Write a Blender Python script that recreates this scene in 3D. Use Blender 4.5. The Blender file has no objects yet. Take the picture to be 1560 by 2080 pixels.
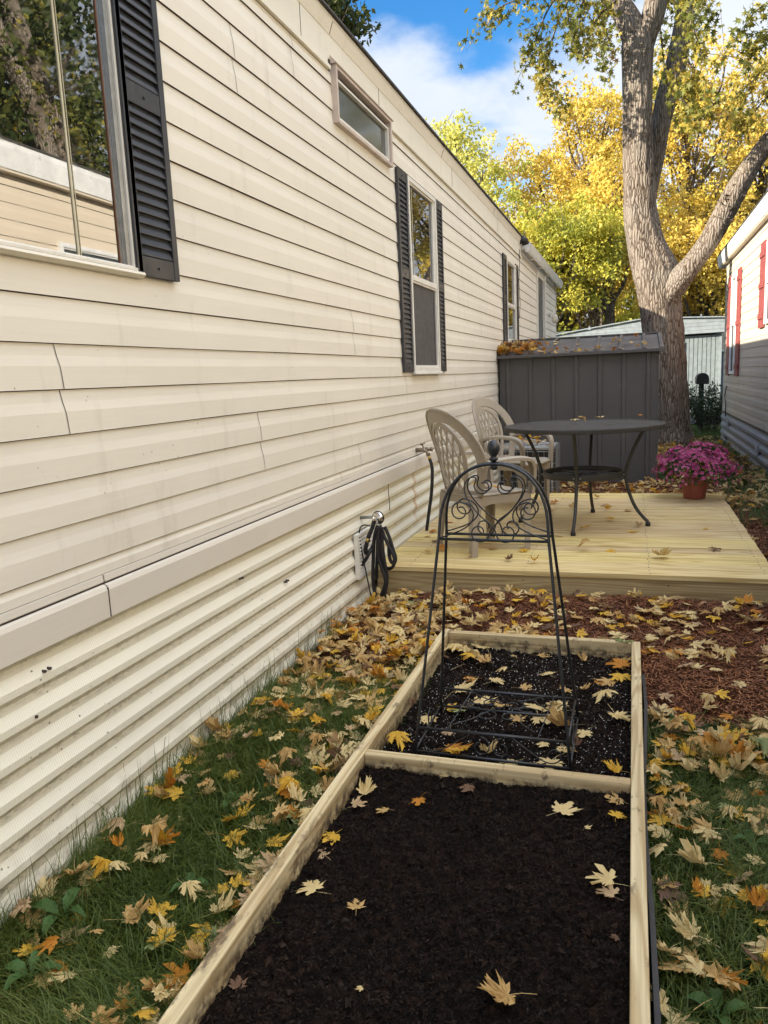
import bpy, bmesh, math, random
import numpy as np
from mathutils import Vector, Matrix, noise as mn

random.seed(7)
rng = np.random.default_rng(11)
R = math.radians
scn = bpy.context.scene
col = scn.collection

# ------------------------------------------------------------------ camera
CAM_H = 1.36
cd = bpy.data.cameras.new('camera')
cam = bpy.data.objects.new('camera', cd)
col.objects.link(cam)
cd.sensor_fit = 'VERTICAL'
cd.sensor_height = 36.0
cd.lens = 1564.0 / 2080.0 * 36.0
cd.clip_start = 0.05
cd.clip_end = 600
_r = Vector((0.952, 0.303, -0.044)).normalized()
_f = Vector((-0.306, 0.937, -0.171)).normalized()
_u = _r.cross(_f).normalized()
_r = _f.cross(_u)
cam.matrix_world = Matrix(((_r.x, _u.x, -_f.x, 0), (_r.y, _u.y, -_f.y, 0), (_r.z, _u.z, -_f.z, CAM_H), (0, 0, 0, 1)))
scn.camera = cam

# ------------------------------------------------------------------ light
SUN_EL, SUN_AZ = 24.0, 57.0            # azimuth to the left of "behind the camera"
sx, sy, sz = -math.sin(R(SUN_AZ)) * math.cos(R(SUN_EL)), -math.cos(R(SUN_AZ)) * math.cos(R(SUN_EL)), math.sin(R(SUN_EL))
sd = bpy.data.lights.new('sun', 'SUN')
sd.energy = 3.2
sd.angle = R(0.5)
sd.color = (1.0, 0.90, 0.74)
so = bpy.data.objects.new('sun', sd)
col.objects.link(so)
so.rotation_euler = Vector((sx, sy, sz)).to_track_quat('Z', 'Y').to_euler()

w = bpy.data.worlds.new('World')
scn.world = w
w.use_nodes = True
nt = w.node_tree
nt.nodes.clear()
def wn(t, **k):
    n = nt.nodes.new(t)
    for a, b in k.items(): setattr(n, a, b)
    return n
def wl(a, b): nt.links.new(a, b)
sky = wn('ShaderNodeTexSky', sky_type='NISHITA', sun_disc=False)
sky.sun_elevation = R(SUN_EL)
sky.sun_rotation = math.atan2(sx, sy) % (2 * math.pi)
sky.air_density = 1.0
sky.dust_density = 0.6
sky.ozone_density = 1.6
bg = wn('ShaderNodeBackground'); bg.inputs[1].default_value = 0.066
hs = wn('ShaderNodeHueSaturation'); hs.inputs['Saturation'].default_value = 1.45; hs.inputs['Hue'].default_value = 0.505; wl(sky.outputs[0], hs.inputs['Color'])
wl(hs.outputs[0], bg.inputs[0])
tc = wn('ShaderNodeTexCoord')
sep = wn('ShaderNodeSeparateXYZ'); wl(tc.outputs['Generated'], sep.inputs[0])
zz = wn('ShaderNodeMath', operation='ADD'); wl(sep.outputs[2], zz.inputs[0]); zz.inputs[1].default_value = 0.18
dx = wn('ShaderNodeMath', operation='DIVIDE'); wl(sep.outputs[0], dx.inputs[0]); wl(zz.outputs[0], dx.inputs[1])
dy = wn('ShaderNodeMath', operation='DIVIDE'); wl(sep.outputs[1], dy.inputs[0]); wl(zz.outputs[0], dy.inputs[1])
cmb = wn('ShaderNodeCombineXYZ'); wl(dx.outputs[0], cmb.inputs[0]); wl(dy.outputs[0], cmb.inputs[1])
cmb.inputs[2].default_value = 3.7
n1 = wn('ShaderNodeTexNoise'); wl(cmb.outputs[0], n1.inputs['Vector'])
n1.inputs['Scale'].default_value = 1.1; n1.inputs['Detail'].default_value = 9; n1.inputs['Roughness'].default_value = 0.55
n1.inputs['Distortion'].default_value = 0.35
n2 = wn('ShaderNodeTexNoise'); wl(tc.outputs['Generated'], n2.inputs['Vector'])
n2.inputs['Scale'].default_value = 4.5; n2.inputs['Detail'].default_value = 6
# bias: a cloud bank low over the trees, clearer above, unseen cloud added overhead
bz = wn('ShaderNodeMapRange'); wl(sep.outputs[2], bz.inputs[0])
bz.inputs[1].default_value = 0.32; bz.inputs[2].default_value = 0.41; bz.inputs[3].default_value = 0.24; bz.inputs[4].default_value = -0.10
bo = wn('ShaderNodeMapRange'); wl(sep.outputs[2], bo.inputs[0]); bo.inputs[1].default_value = 0.48; bo.inputs[2].default_value = 0.75; bo.inputs[3].default_value = 0.0; bo.inputs[4].default_value = 0.20
bs = wn('ShaderNodeMath', operation='ADD'); wl(bz.outputs[0], bs.inputs[0]); wl(bo.outputs[0], bs.inputs[1])
bx = wn('ShaderNodeMath', operation='MULTIPLY_ADD'); wl(sep.outputs[0], bx.inputs[0]); bx.inputs[1].default_value = 0.28
wl(bs.outputs[0], bx.inputs[2])
ad = wn('ShaderNodeMath', operation='ADD'); wl(n1.outputs[0], ad.inputs[0]); wl(bx.outputs[0], ad.inputs[1])
cr = wn('ShaderNodeMapRange', interpolation_type='SMOOTHSTEP'); wl(ad.outputs[0], cr.inputs[0])
cr.inputs[1].default_value = 0.47; cr.inputs[2].default_value = 0.61
cc = wn('ShaderNodeMix', data_type='RGBA'); wl(n2.outputs[0], cc.inputs[0])
cc.inputs[6].default_value = (.50, .60, .78, 1); cc.inputs[7].default_value = (0.95, 0.97, 1.0, 1)
bg2 = wn('ShaderNodeBackground'); wl(cc.outputs[2], bg2.inputs[0]); cs0 = wn('ShaderNodeMapRange'); wl(sep.outputs[2], cs0.inputs[0]); cs0.inputs[1].default_value = 0.44; cs0.inputs[2].default_value = 0.80; cs0.inputs[3].default_value = 0.30; cs0.inputs[4].default_value = 0.95; wl(cs0.outputs[0], bg2.inputs[1])  # clouds high out of view made brighter to fill the shade
mx = wn('ShaderNodeMixShader'); wl(cr.outputs[0], mx.inputs[0]); wl(bg.outputs[0], mx.inputs[1]); wl(bg2.outputs[0], mx.inputs[2])
wo = wn('ShaderNodeOutputWorld'); wl(mx.outputs[0], wo.inputs[0])

vs = scn.view_settings
vs.view_transform = 'Standard'; vs.look = 'None'; vs.gamma = 1.0
vs.exposure = 2.0
scn.cycles.max_bounces = 8
scn.cycles.diffuse_bounces = 4
scn.cycles.transparent_max_bounces = 8
scn.cycles.caustics_reflective = False
scn.cycles.caustics_refractive = False

# ------------------------------------------------------------------ materials
def newmat(name):
    m = bpy.data.materials.new(name); m.use_nodes = True
    t = m.node_tree; b = t.nodes['Principled BSDF']
    return m, t, b
class NT:
    def __init__(s, t): s.t = t
    def n(s, ty, **k):
        x = s.t.nodes.new(ty)
        for a, b in k.items(): setattr(x, a, b)
        return x
    def l(s, a, b): s.t.links.new(a, b)
    def co(s, scale=(1, 1, 1), src='Object', rot=(0, 0, 0)):
        c = s.n('ShaderNodeTexCoord'); m = s.n('ShaderNodeMapping')
        m.inputs['Scale'].default_value = scale; m.inputs['Rotation'].default_value = rot
        s.l(c.outputs[src], m.inputs[0]); return m.outputs[0]
    def noise(s, v, sc=5, det=5, ro=.55, dist=0):
        x = s.n('ShaderNodeTexNoise'); s.l(v, x.inputs['Vector'])
        x.inputs['Scale'].default_value = sc; x.inputs['Detail'].default_value = det
        x.inputs['Roughness'].default_value = ro; x.inputs['Distortion'].default_value = dist
        return x.outputs[0]
    def vor(s, v, sc=5, feat='F1', rnd=1.0, out='Distance'):
        x = s.n('ShaderNodeTexVoronoi', feature=feat); s.l(v, x.inputs['Vector'])
        x.inputs['Scale'].default_value = sc; x.inputs['Randomness'].default_value = rnd
        return x.outputs[out]
    def ramp(s, f, st):
        x = s.n('ShaderNodeValToRGB'); s.l(f, x.inputs[0])
        e = x.color_ramp.elements
        while len(e) < len(st): e.new(0.5)
        for q, (p, c) in zip(e, st):
            q.position = p; q.color = (c[0], c[1], c[2], 1) if hasattr(c, '__len__') else (c, c, c, 1)
        return x.outputs[0]
    def mr(s, f, a, b, c=0, d=1, sm=False):
        x = s.n('ShaderNodeMapRange'); s.l(f, x.inputs[0])
        if sm: x.interpolation_type = 'SMOOTHSTEP'
        for i, q in enumerate((a, b, c, d)): x.inputs[i + 1].default_value = q
        return x.outputs[0]
    def mix(s, f, a, b, mode='MIX'):
        x = s.n('ShaderNodeMix', data_type='RGBA', blend_type=mode)
        if hasattr(f, 'is_linked'): s.l(f, x.inputs[0])
        else: x.inputs[0].default_value = f
        for i, q in ((6, a), (7, b)):
            if hasattr(q, 'is_linked'): s.l(q, x.inputs[i])
            else: x.inputs[i].default_value = (q[0], q[1], q[2], 1)
        return x.outputs[2]
    def m(s, op, a, b=None):
        x = s.n('ShaderNodeMath', operation=op)
        for i, q in ((0, a), (1, b)):
            if q is None: continue
            if hasattr(q, 'is_linked'): s.l(q, x.inputs[i])
            else: x.inputs[i].default_value = q
        return x.outputs[0]
    def bump(s, h, st=.3, dist=.01, nrm=None):
        x = s.n('ShaderNodeBump'); s.l(h, x.inputs['Height'])
        x.inputs['Strength'].default_value = st; x.inputs['Distance'].default_value = dist
        if nrm: s.l(nrm, x.inputs['Normal'])
        return x.outputs[0]
    def hsv(s, c, h=.5, sa=1, v=1):
        x = s.n('ShaderNodeHueSaturation'); s.l(c, x.inputs['Color'])
        for nm, q in (('Hue', h), ('Saturation', sa), ('Value', v)):
            if hasattr(q, 'is_linked'): s.l(q, x.inputs[nm])
            else: x.inputs[nm].default_value = q
        return x.outputs[0]
    def geo(s, o='Random Per Island'):
        return s.n('ShaderNodeNewGeometry').outputs[o]

def simple(name, c, rough=.6, metal=0, var=.12, sc=8, bump=0.0, bsc=60, bd=.002, spec=.5, dirt=None):
    """A painted or moulded surface: base colour varied by wear noise, optional fine bump and dirt."""
    m, t, b = newmat(name); N = NT(t)
    v = N.co()
    f = N.noise(v, sc, 6)
    lo = tuple(x * (1 - var) for x in c); hi = tuple(min(1, x * (1 + var)) for x in c)
    cc_ = N.ramp(f, [(.3, lo), (.7, hi)])
    if dirt:
        g = N.noise(v, dirt[1], 8, .7)
        cc_ = N.mix(N.mr(g, dirt[2], dirt[2] + .12), cc_, dirt[0])
    N.l(cc_, b.inputs['Base Color'])
    b.inputs['Roughness'].default_value = rough
    N.l(N.mr(N.noise(v, sc * 3, 4), .3, .7, max(.02, rough - .12), min(1, rough + .1)), b.inputs['Roughness'])
    b.inputs['Metallic'].default_value = metal
    b.inputs['Specular IOR Level'].default_value = spec
    if bump: N.l(N.bump(N.noise(v, bsc, 3), bump, bd), b.inputs['Normal'])
    return m

def siding_mat(name, c, stain=(.30, .24, .17), specks=True, rust=False, grainax='y'):
    m, t, b = newmat(name); N = NT(t)
    raw = N.co()
    gsc = (45, 2.6, 170) if grainax == 'y' else (2.6, 45, 170)
    g = N.noise(N.co(gsc), 1, 4, .6, 1.2)
    big = N.noise(N.co((1, .55, 1.6)), 1.6, 5, .6)
    base = N.ramp(big, [(.25, tuple(x * .93 for x in c)), (.75, tuple(min(1, x * 1.05) for x in c))])
    base = N.mix(N.mr(g, .35, .75, 0, .13), base, tuple(x * .62 for x in c))
    if specks:
        patch = N.mr(N.noise(N.co((1, .9, 1.5)), 1.3, 3), .5, .66, .0, 1)
        sp = N.vor(N.co((1, .7, .7)), 48)
        spk = N.m('MULTIPLY', N.mr(sp, .07, .12, 1, 0), patch)
        sel = N.mr(N.noise(N.co(), 9, 2), .52, .56)
        base = N.mix(N.m('MULTIPLY', N.m('MULTIPLY', spk, sel), .85), base, (.055, .045, .035))
        st = N.mr(N.noise(N.co((1, 2.5, .5)), 3.2, 6, .65), .56, .80, 0, .35)
        base = N.mix(st, base, stain)
    if rust:
        s3 = N.n('ShaderNodeSeparateXYZ'); N.l(raw, s3.inputs[0])
        wob = N.noise(N.co((0, 0, 1)), 6, 3)
        yy = N.m('ADD', N.m('SUBTRACT', s3.outputs[1], 5.43), N.m('MULTIPLY', N.m('SUBTRACT', wob, .5), .12))
        gx = N.mr(N.m('ABSOLUTE', yy), .012, .042, 1, 0, True)
        gz = N.m('MULTIPLY', N.mr(s3.outputs[2], .74, .62, 0, 1), N.mr(s3.outputs[2], .22, .34, 0, 1))
        ns = N.mr(N.noise(N.co((1, 14, 3)), 2.5, 5), .3, .62, .15, .8)
        base = N.mix(N.m('MULTIPLY', N.m('MULTIPLY', gx, gz), ns), base, (.42, .24, .07))
    N.l(base, b.inputs['Base Color'])
    b.inputs['Roughness'].default_value = .48
    b.inputs['Specular IOR Level'].default_value = .35
    N.l(N.bump(g, .16, .0012, N.bump(N.noise(N.co((1, .8, 3)), 2.2, 2), .12, .01)), b.inputs['Normal'])
    return m

def skirt_mat(name, c, rust=False, pz=.0926, z0=.677):
    m, t, b = newmat(name); N = NT(t)
    raw = N.co()
    s3 = N.n('ShaderNodeSeparateXYZ'); N.l(raw, s3.inputs[0])
    big = N.noise(N.co((1, .5, 3)), 1.8, 5)
    base = N.ramp(big, [(.25, tuple(x * .92 for x in c)), (.75, tuple(min(1, x * 1.04) for x in c))])
    # embossed fine grid of the vinyl
    wv = N.n('ShaderNodeTexWave', wave_type='BANDS', bands_direction='Y'); N.l(N.co((1, 1, .35), rot=(R(14), 0, 0)), wv.inputs[0])
    wv.inputs['Scale'].default_value = 42; wv.inputs['Distortion'].default_value = .6
    wz = N.n('ShaderNodeTexWave', wave_type='BANDS', bands_direction='Z'); N.l(raw, wz.inputs[0]); wz.inputs['Scale'].default_value = 60
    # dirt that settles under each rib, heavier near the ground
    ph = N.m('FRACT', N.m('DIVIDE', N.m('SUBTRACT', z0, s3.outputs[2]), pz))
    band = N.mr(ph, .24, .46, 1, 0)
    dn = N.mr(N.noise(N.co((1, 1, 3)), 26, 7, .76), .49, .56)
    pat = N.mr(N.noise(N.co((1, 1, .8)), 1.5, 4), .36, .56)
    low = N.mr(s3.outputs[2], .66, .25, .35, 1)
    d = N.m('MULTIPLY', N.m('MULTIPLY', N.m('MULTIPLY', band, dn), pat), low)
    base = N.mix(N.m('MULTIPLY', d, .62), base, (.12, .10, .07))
    sp = N.mr(N.vor(N.co((1, .8, 1)), 34), .07, .13, 1, 0)
    sel = N.m('MULTIPLY', N.mr(N.noise(N.co(), 9, 2), .50, .55), N.mr(N.noise(N.co(), 1.7, 2), .38, .50))
    base = N.mix(N.m('MULTIPLY', N.m('MULTIPLY', sp, sel), .85), base, (.05, .04, .03))
    splash = N.mr(s3.outputs[2], .20, .0, 0, .85)
    base = N.mix(N.m('MULTIPLY', splash, N.mr(N.noise(N.co((1, 2, 2)), 9, 6), .35, .65)), base, (.22, .18, .12))
    if rust:
        wob = N.noise(N.co((0, 0, 1)), 6, 3)
        yy = N.m('ADD', N.m('SUBTRACT', s3.outputs[1], 5.43), N.m('MULTIPLY', N.m('SUBTRACT', wob, .5), .12))
        gx = N.mr(N.m('ABSOLUTE', yy), .012, .045, 1, 0, True)
        gz = N.mr(s3.outputs[2], .26, .40, 0, 1)
        ns = N.mr(N.noise(N.co((1, 14, 3)), 2.5, 5), .3, .62, .2, .85)
        base = N.mix(N.m('MULTIPLY', N.m('MULTIPLY', gx, gz), ns), base, (.46, .25, .07))
    N.l(base, b.inputs['Base Color'])
    b.inputs['Roughness'].default_value = .5
    b.inputs['Specular IOR Level'].default_value = .3
    h = N.m('ADD', wv.outputs[1], N.m('MULTIPLY', wz.outputs[1], .4))
    N.l(N.bump(h, .20, .0012), b.inputs['Normal'])
    return m

def wood_mat(name, axis='y', c1=(.62, .50, .26), c2=(.40, .27, .10), knots=True, rough=.72, wear=False, even=False):
    m, t, b = newmat(name); N = NT(t)
    rnd = N.geo()
    off = N.n('ShaderNodeCombineXYZ'); N.l(N.m('MULTIPLY', rnd, 37.0), off.inputs[0]); N.l(N.m('MULTIPLY', rnd, 91.0), off.inputs[1]); N.l(N.m('MULTIPLY', rnd, 53.0), off.inputs[2])
    def sv(scale):
        c = N.n('ShaderNodeTexCoord'); a = N.n('ShaderNodeVectorMath', operation='ADD')
        N.l(c.outputs['Object'], a.inputs[0]); N.l(off.outputs[0], a.inputs[1])
        mp = N.n('ShaderNodeMapping'); mp.inputs['Scale'].default_value = scale; N.l(a.outputs[0], mp.inputs[0]); return mp.outputs[0]
    S = {'x': ((.7, 30, 30), (1.6, 120, 120), (1.4, 7, 7), (.42, 6.5, 6.5)), 'y': ((30, .7, 30), (120, 1.6, 120), (7, 1.4, 7), (6.5, .42, 6.5))}[axis]
    rings = N.noise(sv(S[3]), 1, 2, .5, .3)
    wvo = N.m('ADD', N.m('MULTIPLY', N.m('SINE', N.m('MULTIPLY', rings, 92.0)), .5), .5)
    fib = N.noise(sv(S[1]), 1, 4, .7)
    grain = N.mr(wvo, .35, 1.0, 0, 1)
    base = N.mix(N.m('MULTIPLY', grain, .70), c1, c2)
    base = N.mix(N.mr(N.noise(sv(S[0]), .5, 4, .6), .45, .75, 0, .5), base, c2)
    base = N.mix(N.mr(fib, .38, .72, 0, .5), base, tuple(x * .6 for x in c2))
    if knots:
        kn = N.mr(N.vor(sv(S[2]), 1.15), .035, .10, 1, 0, True)
        base = N.mix(N.m('MULTIPLY', kn, .8), base, (.20, .10, .035))
    base = N.hsv(base, N.mr(rnd, 0, 1, .49, .508), N.mr(rnd, 0, 1, .92 if even else .85, 1.08 if even else 1.1), N.mr(rnd, 0, 1, .88 if even else .86, 1.06 if even else 1.1))
    if wear:
        d = N.mr(N.noise(N.co((9, 3, 9)), 2.5, 7, .7), .56, .66, 0, .8)
        base = N.mix(d, base, (.07, .045, .03))
        s3 = N.n('ShaderNodeSeparateXYZ'); N.l(N.co(), s3.inputs[0])
        sm = N.m('MULTIPLY', N.mr(s3.outputs[2], .128, .095, 0, .9), N.mr(N.noise(N.co((1, 1, 1)), 24, 6, .7), .42, .58))
        base = N.mix(sm, base, (.045, .028, .02))
    N.l(base, b.inputs['Base Color'])
    b.inputs['Roughness'].default_value = rough
    b.inputs['Specular IOR Level'].default_value = .3
    N.l(N.bump(N.m('ADD', fib, N.m('MULTIPLY', grain, .35)), .3, .0012), b.inputs['Normal'])
    return m

def leaf_mat(name, c, c2, trans=.35, rough=.6, spots=True, obj=False):
    """Leaf: colour varied per leaf, blotches within, translucent back."""
    m, t, b = newmat(name); N = NT(t)
    r = N.n('ShaderNodeObjectInfo').outputs['Random'] if obj else N.geo()
    base = N.mix(r, c, c2)
    sc = N.n('ShaderNodeTexCoord').outputs['Object']
    if spots:
        f = N.noise(sc, 55, 5, .65)
        base = N.mix(N.mr(f, .50, .72, 0, .55), base, tuple(x * .5 for x in c2))
        base = N.mix(N.mr(N.noise(sc, 160, 2), .60, .72, 0, .5), base, (.16, .09, .035))
    N.l(base, b.inputs['Base Color'])
    b.inputs['Roughness'].default_value = rough
    b.inputs['Specular IOR Level'].default_value = .3
    if trans:
        tr = N.n('ShaderNodeBsdfTranslucent'); N.l(base, tr.inputs[0])
        ms = N.n('ShaderNodeMixShader'); ms.inputs[0].default_value = trans
        N.l(b.outputs[0], ms.inputs[1]); N.l(tr.outputs[0], ms.inputs[2])
        N.l(ms.outputs[0], t.nodes['Material Output'].inputs[0])
    return m

def crown_mat(name, stops, trans=.42):
    m, t, b = newmat(name); N = NT(t)
    big = N.noise(N.co(), .45, 4, .6)
    f = N.m('ADD', N.m('MULTIPLY', N.geo(), .42), N.m('MULTIPLY', N.mr(big, .25, .75), .62))
    base = N.ramp(f, stops)
    N.l(base, b.inputs['Base Color'])
    b.inputs['Roughness'].default_value = .5
    b.inputs['Specular IOR Level'].default_value = .35
    tr = N.n('ShaderNodeBsdfTranslucent'); N.l(base, tr.inputs[0])
    ms = N.n('ShaderNodeMixShader'); ms.inputs[0].default_value = trans
    N.l(b.outputs[0], ms.inputs[1]); N.l(tr.outputs[0], ms.inputs[2])
    N.l(ms.outputs[0], t.nodes['Material Output'].inputs[0])
    return m

def bark_mat(name, c1=(.115, .085, .062), c2=(.25, .21, .17), sc=1.0, disp=True):
    m, t, b = newmat(name); N = NT(t)
    v0 = N.co((8 * sc, 8 * sc, .95 * sc)); va = N.n('ShaderNodeVectorMath', operation='ADD'); N.l(v0, va.inputs[0])
    nz = N.n('ShaderNodeTexNoise'); N.l(N.co((2, 2, 2)), nz.inputs['Vector']); nz.inputs['Scale'].default_value = 3; vs_ = N.n('ShaderNodeVectorMath', operation='SCALE'); N.l(nz.outputs['Color'], vs_.inputs[0]); vs_.inputs['Scale'].default_value = .45; N.l(vs_.outputs[0], va.inputs[1]); v = va.outputs[0]
    vo = N.vor(v, 3.2, 'DISTANCE_TO_EDGE')
    n_ = N.noise(v, 2.6, 7, .65, .8)
    h = N.m('ADD', N.mr(vo, 0, .28), N.m('MULTIPLY', n_, .9))
    base = N.ramp(h, [(.35, tuple(x * .35 for x in c1)), (.62, c1), (1.0, c2)])
    base = N.mix(N.mr(N.noise(N.co(), 2, 5), .45, .75, 0, .35), base, (.30, .28, .24))
    N.l(base, b.inputs['Base Color'])
    b.inputs['Roughness'].default_value = .9
    b.inputs['Specular IOR Level'].default_value = .15
    N.l(N.bump(h, .65, .03), b.inputs['Normal'])
    return m

M = {}
M['siding'] = siding_mat('cream vinyl siding', (.80, .748, .645), rust=True)
M['fascia'] = siding_mat('cream painted fascia board', (.79, .74, .625), stain=(.36, .29, .17))
M['starter'] = siding_mat('pinkish grey starter trim', (.72, .665, .575), specks=False, rust=True)
M['skirt'] = skirt_mat('white embossed skirting', (.82, .78, .645), rust=True)
M['seam'] = simple('dark seam', (.05, .035, .03), .8)
M['gap'] = simple('painted lap shadow and dirt', (.10, .07, .05), .9)
M['alum'] = simple('white aluminium window frame', (.74, .71, .64), .4, var=.07, dirt=((.35, .30, .24), 30, .62))
M['muntin'] = simple('beige sash bar', (.55, .50, .34), .5)
M['jamb'] = simple('brown wooden jamb', (.16, .07, .03), .6, var=.3)
M['trimpink'] = simple('dusty trim frame', (.52, .43, .37), .55, dirt=((.25, .19, .15), 25, .58))
def glass_mat(name, ior, rough, c=(.008, .009, .008)):
    m, t, b = newmat(name); N = NT(t)
    b.inputs['Base Color'].default_value = (*c, 1)
    b.inputs['IOR'].default_value = ior
    v = N.co()
    N.l(N.mr(N.noise(v, 14, 6, .7), .45, .8, rough, rough + .06), b.inputs['Roughness'])
    N.l(N.bump(N.noise(v, 1.7, 1), .05, .01), b.inputs['Normal'])
    return m
M['glass'] = glass_mat('window glass', 3.9, .004)
M['glass_dull'] = glass_mat('dusty window glass', 1.9, .09, (.05, .055, .045))
M['screen'] = simple('insect screen', (.075, .07, .066), .75, bump=.3, bsc=900, bd=.0005)
M['shutter'] = simple('charcoal plastic shutter', (.030, .031, .036), .42, var=.2, sc=5, bump=.15, bsc=150, bd=.0006, dirt=((.075, .07, .065), 12, .60))
M['redshut'] = simple('weathered red shutter', (.25, .055, .05), .6, var=.15, dirt=((.50, .22, .18), 14, .60))
M['tansiding'] = siding_mat('tan grey vinyl siding', (.62, .54, .42), stain=(.34, .30, .25))
M['greyskirt'] = skirt_mat('grey corrugated skirting', (.34, .34, .35), pz=.13, z0=.55)
M['whitemetal'] = simple('white painted metal', (.72, .72, .70), .35, dirt=((.42, .40, .36), 9, .60))
M['roof'] = simple('dark shingle roof edge', (.055, .05, .045), .9, bump=.5, bsc=90, bd=.004)
M['rubber'] = simple('black rubber', (.014, .014, .016), .5, var=.2)
M['iron'] = simple('black coated iron', (.016, .018, .022), .38, var=.3, sc=30, bump=.2, bsc=200, bd=.0004)
M['chrome'] = simple('chrome', (.75, .74, .72), .14, 1.0, var=.05)
M['brass'] = simple('brass fitting', (.62, .42, .12), .35, 1.0, var=.15)
M['galv'] = simple('galvanised steel', (.42, .43, .43), .45, .8, var=.15, sc=30)
M['tapmetal'] = simple('weathered tap metal', (.30, .25, .19), .45, .9, var=.35, sc=60)
M['resin'] = simple('tan resin plastic', (.33, .28, .215), .48, var=.07, sc=4, bump=.08, bsc=220, bd=.0004, dirt=((.27, .21, .15), 10, .62))
M['table'] = simple('charcoal powder coated steel', (.036, .035, .032), .55, var=.15, bump=.25, bsc=300, bd=.0006)
M['tabletop'] = simple('dusty charcoal table top', (.045, .041, .036), .72, var=.22, sc=5, bump=.3, bsc=350, bd=.0006, spec=.25)
M['shed'] = simple('charcoal resin shed panel', (.078, .073, .070), .62, var=.10, sc=2, bump=.2, bsc=60, bd=.002, dirt=((.10, .095, .09), 4, .60))
M['shedroof'] = simple('dusty shed roof panel', (.105, .092, .080), .75, var=.25, sc=4, bump=.3, bsc=80, bd=.002, spec=.3, dirt=((.12, .085, .06), 8, .52))
M['terracotta'] = simple('terracotta plastic pot', (.30, .075, .045), .5, var=.12)
M['deck'] = wood_mat('treated deck board', 'x', (.74, .60, .31), (.46, .31, .11), even=True)
M['rimwood'] = wood_mat('treated rim board', 'x', (.52, .42, .20), (.30, .20, .07))
M['railwood'] = wood_mat('treated lumber rail', 'y', (.72, .60, .33), (.40, .27, .10), wear=True)
M['crosswood'] = wood_mat('treated lumber crosspiece', 'x', (.68, .56, .30), (.38, .26, .10), wear=True)
M['edging'] = simple('black plastic edging', (.018, .016, .015), .5)
M['bark'] = bark_mat('silver maple bark')
M['bark2'] = bark_mat('dark branch bark', (.06, .045, .035), (.17, .14, .11))
LC = {'cream': ((.76, .61, .30), (.64, .48, .22)), 'tan': ((.64, .44, .18), (.50, .31, .11)), 'pink': ((.60, .43, .25), (.46, .31, .16)),
      'yellow': ((.74, .47, .06), (.64, .37, .04)), 'orange': ((.58, .25, .025), (.46, .18, .02)), 'brown': ((.22, .12, .065), (.13, .075, .045)),
      'green': ((.34, .38, .17), (.28, .32, .13))}
for k, (a, b_) in LC.items():
    M['leaf_' + k] = leaf_mat('fallen leaf ' + k, a, b_, trans=.22)
M['grass'] = crown_mat('grass blades', [(.0, (.018, .040, .008)), (.35, (.052, .088, .015)), (.72, (.125, .165, .03)), (1.0, (.34, .30, .12))], .3)
M['weed'] = leaf_mat('weed leaf', (.055, .12, .03), (.075, .15, .04), .25, spots=False)
M['chips'] = crown_mat('wood chips', [(.0, (.035, .013, .007)), (.35, (.11, .042, .019)), (.7, (.29, .105, .038)), (1.0, (.58, .30, .12))], .0)
M['crownY'] = crown_mat('yellow maple leaves', [(.0, (.24, .19, .035)), (.3, (.50, .39, .06)), (.55, (.72, .55, .11)), (.8, (.70, .50, .10)), (1.0, (.54, .33, .07))], .40)
M['crownG'] = crown_mat('yellow green maple leaves', [(.0, (.20, .24, .05)), (.35, (.42, .43, .09)), (.7, (.62, .58, .14)), (1.0, (.74, .62, .20))], .40)
M['crownL'] = crown_mat('green lower leaves', [(.0, (.11, .15, .025)), (.35, (.30, .32, .05)), (.7, (.58, .52, .07)), (1.0, (.66, .50, .08))], .40)
M['crownD'] = crown_mat('dark green maple leaves', [(.0, (.020, .038, .012)), (.5, (.055, .08, .02)), (.85, (.16, .16, .035)), (1.0, (.46, .32, .05))], .32)
M['crownM'] = crown_mat('silver maple leaves', [(.0, (.055, .075, .015)), (.45, (.14, .155, .028)), (.75, (.36, .29, .045)), (1.0, (.42, .22, .04))], .34)  # colours darkened to stand for shade under the high crown
M['bushleaf'] = crown_mat('bush leaves', [(.0, (.012, .03, .012)), (.6, (.03, .06, .022)), (1.0, (.09, .11, .04))], .2)
M['mumleaf'] = crown_mat('mum foliage', [(.0, (.02, .05, .012)), (.6, (.045, .10, .025)), (1.0, (.10, .17, .06))], .2)
M['mum'] = crown_mat('mum petals', [(.0, (.22, .015, .08)), (.5, (.46, .06, .21)), (.8, (.64, .20, .38)), (1.0, (.76, .48, .56))], .25)
M['greywall'] = simple('pale grey painted wall panel', (.22, .255, .26), .5, var=.16)
M['farroof'] = simple('pale metal roof band', (.26, .295, .31), .45, var=.15)
M['mailbox'] = simple('black mailbox', (.014, .014, .015), .45)

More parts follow.
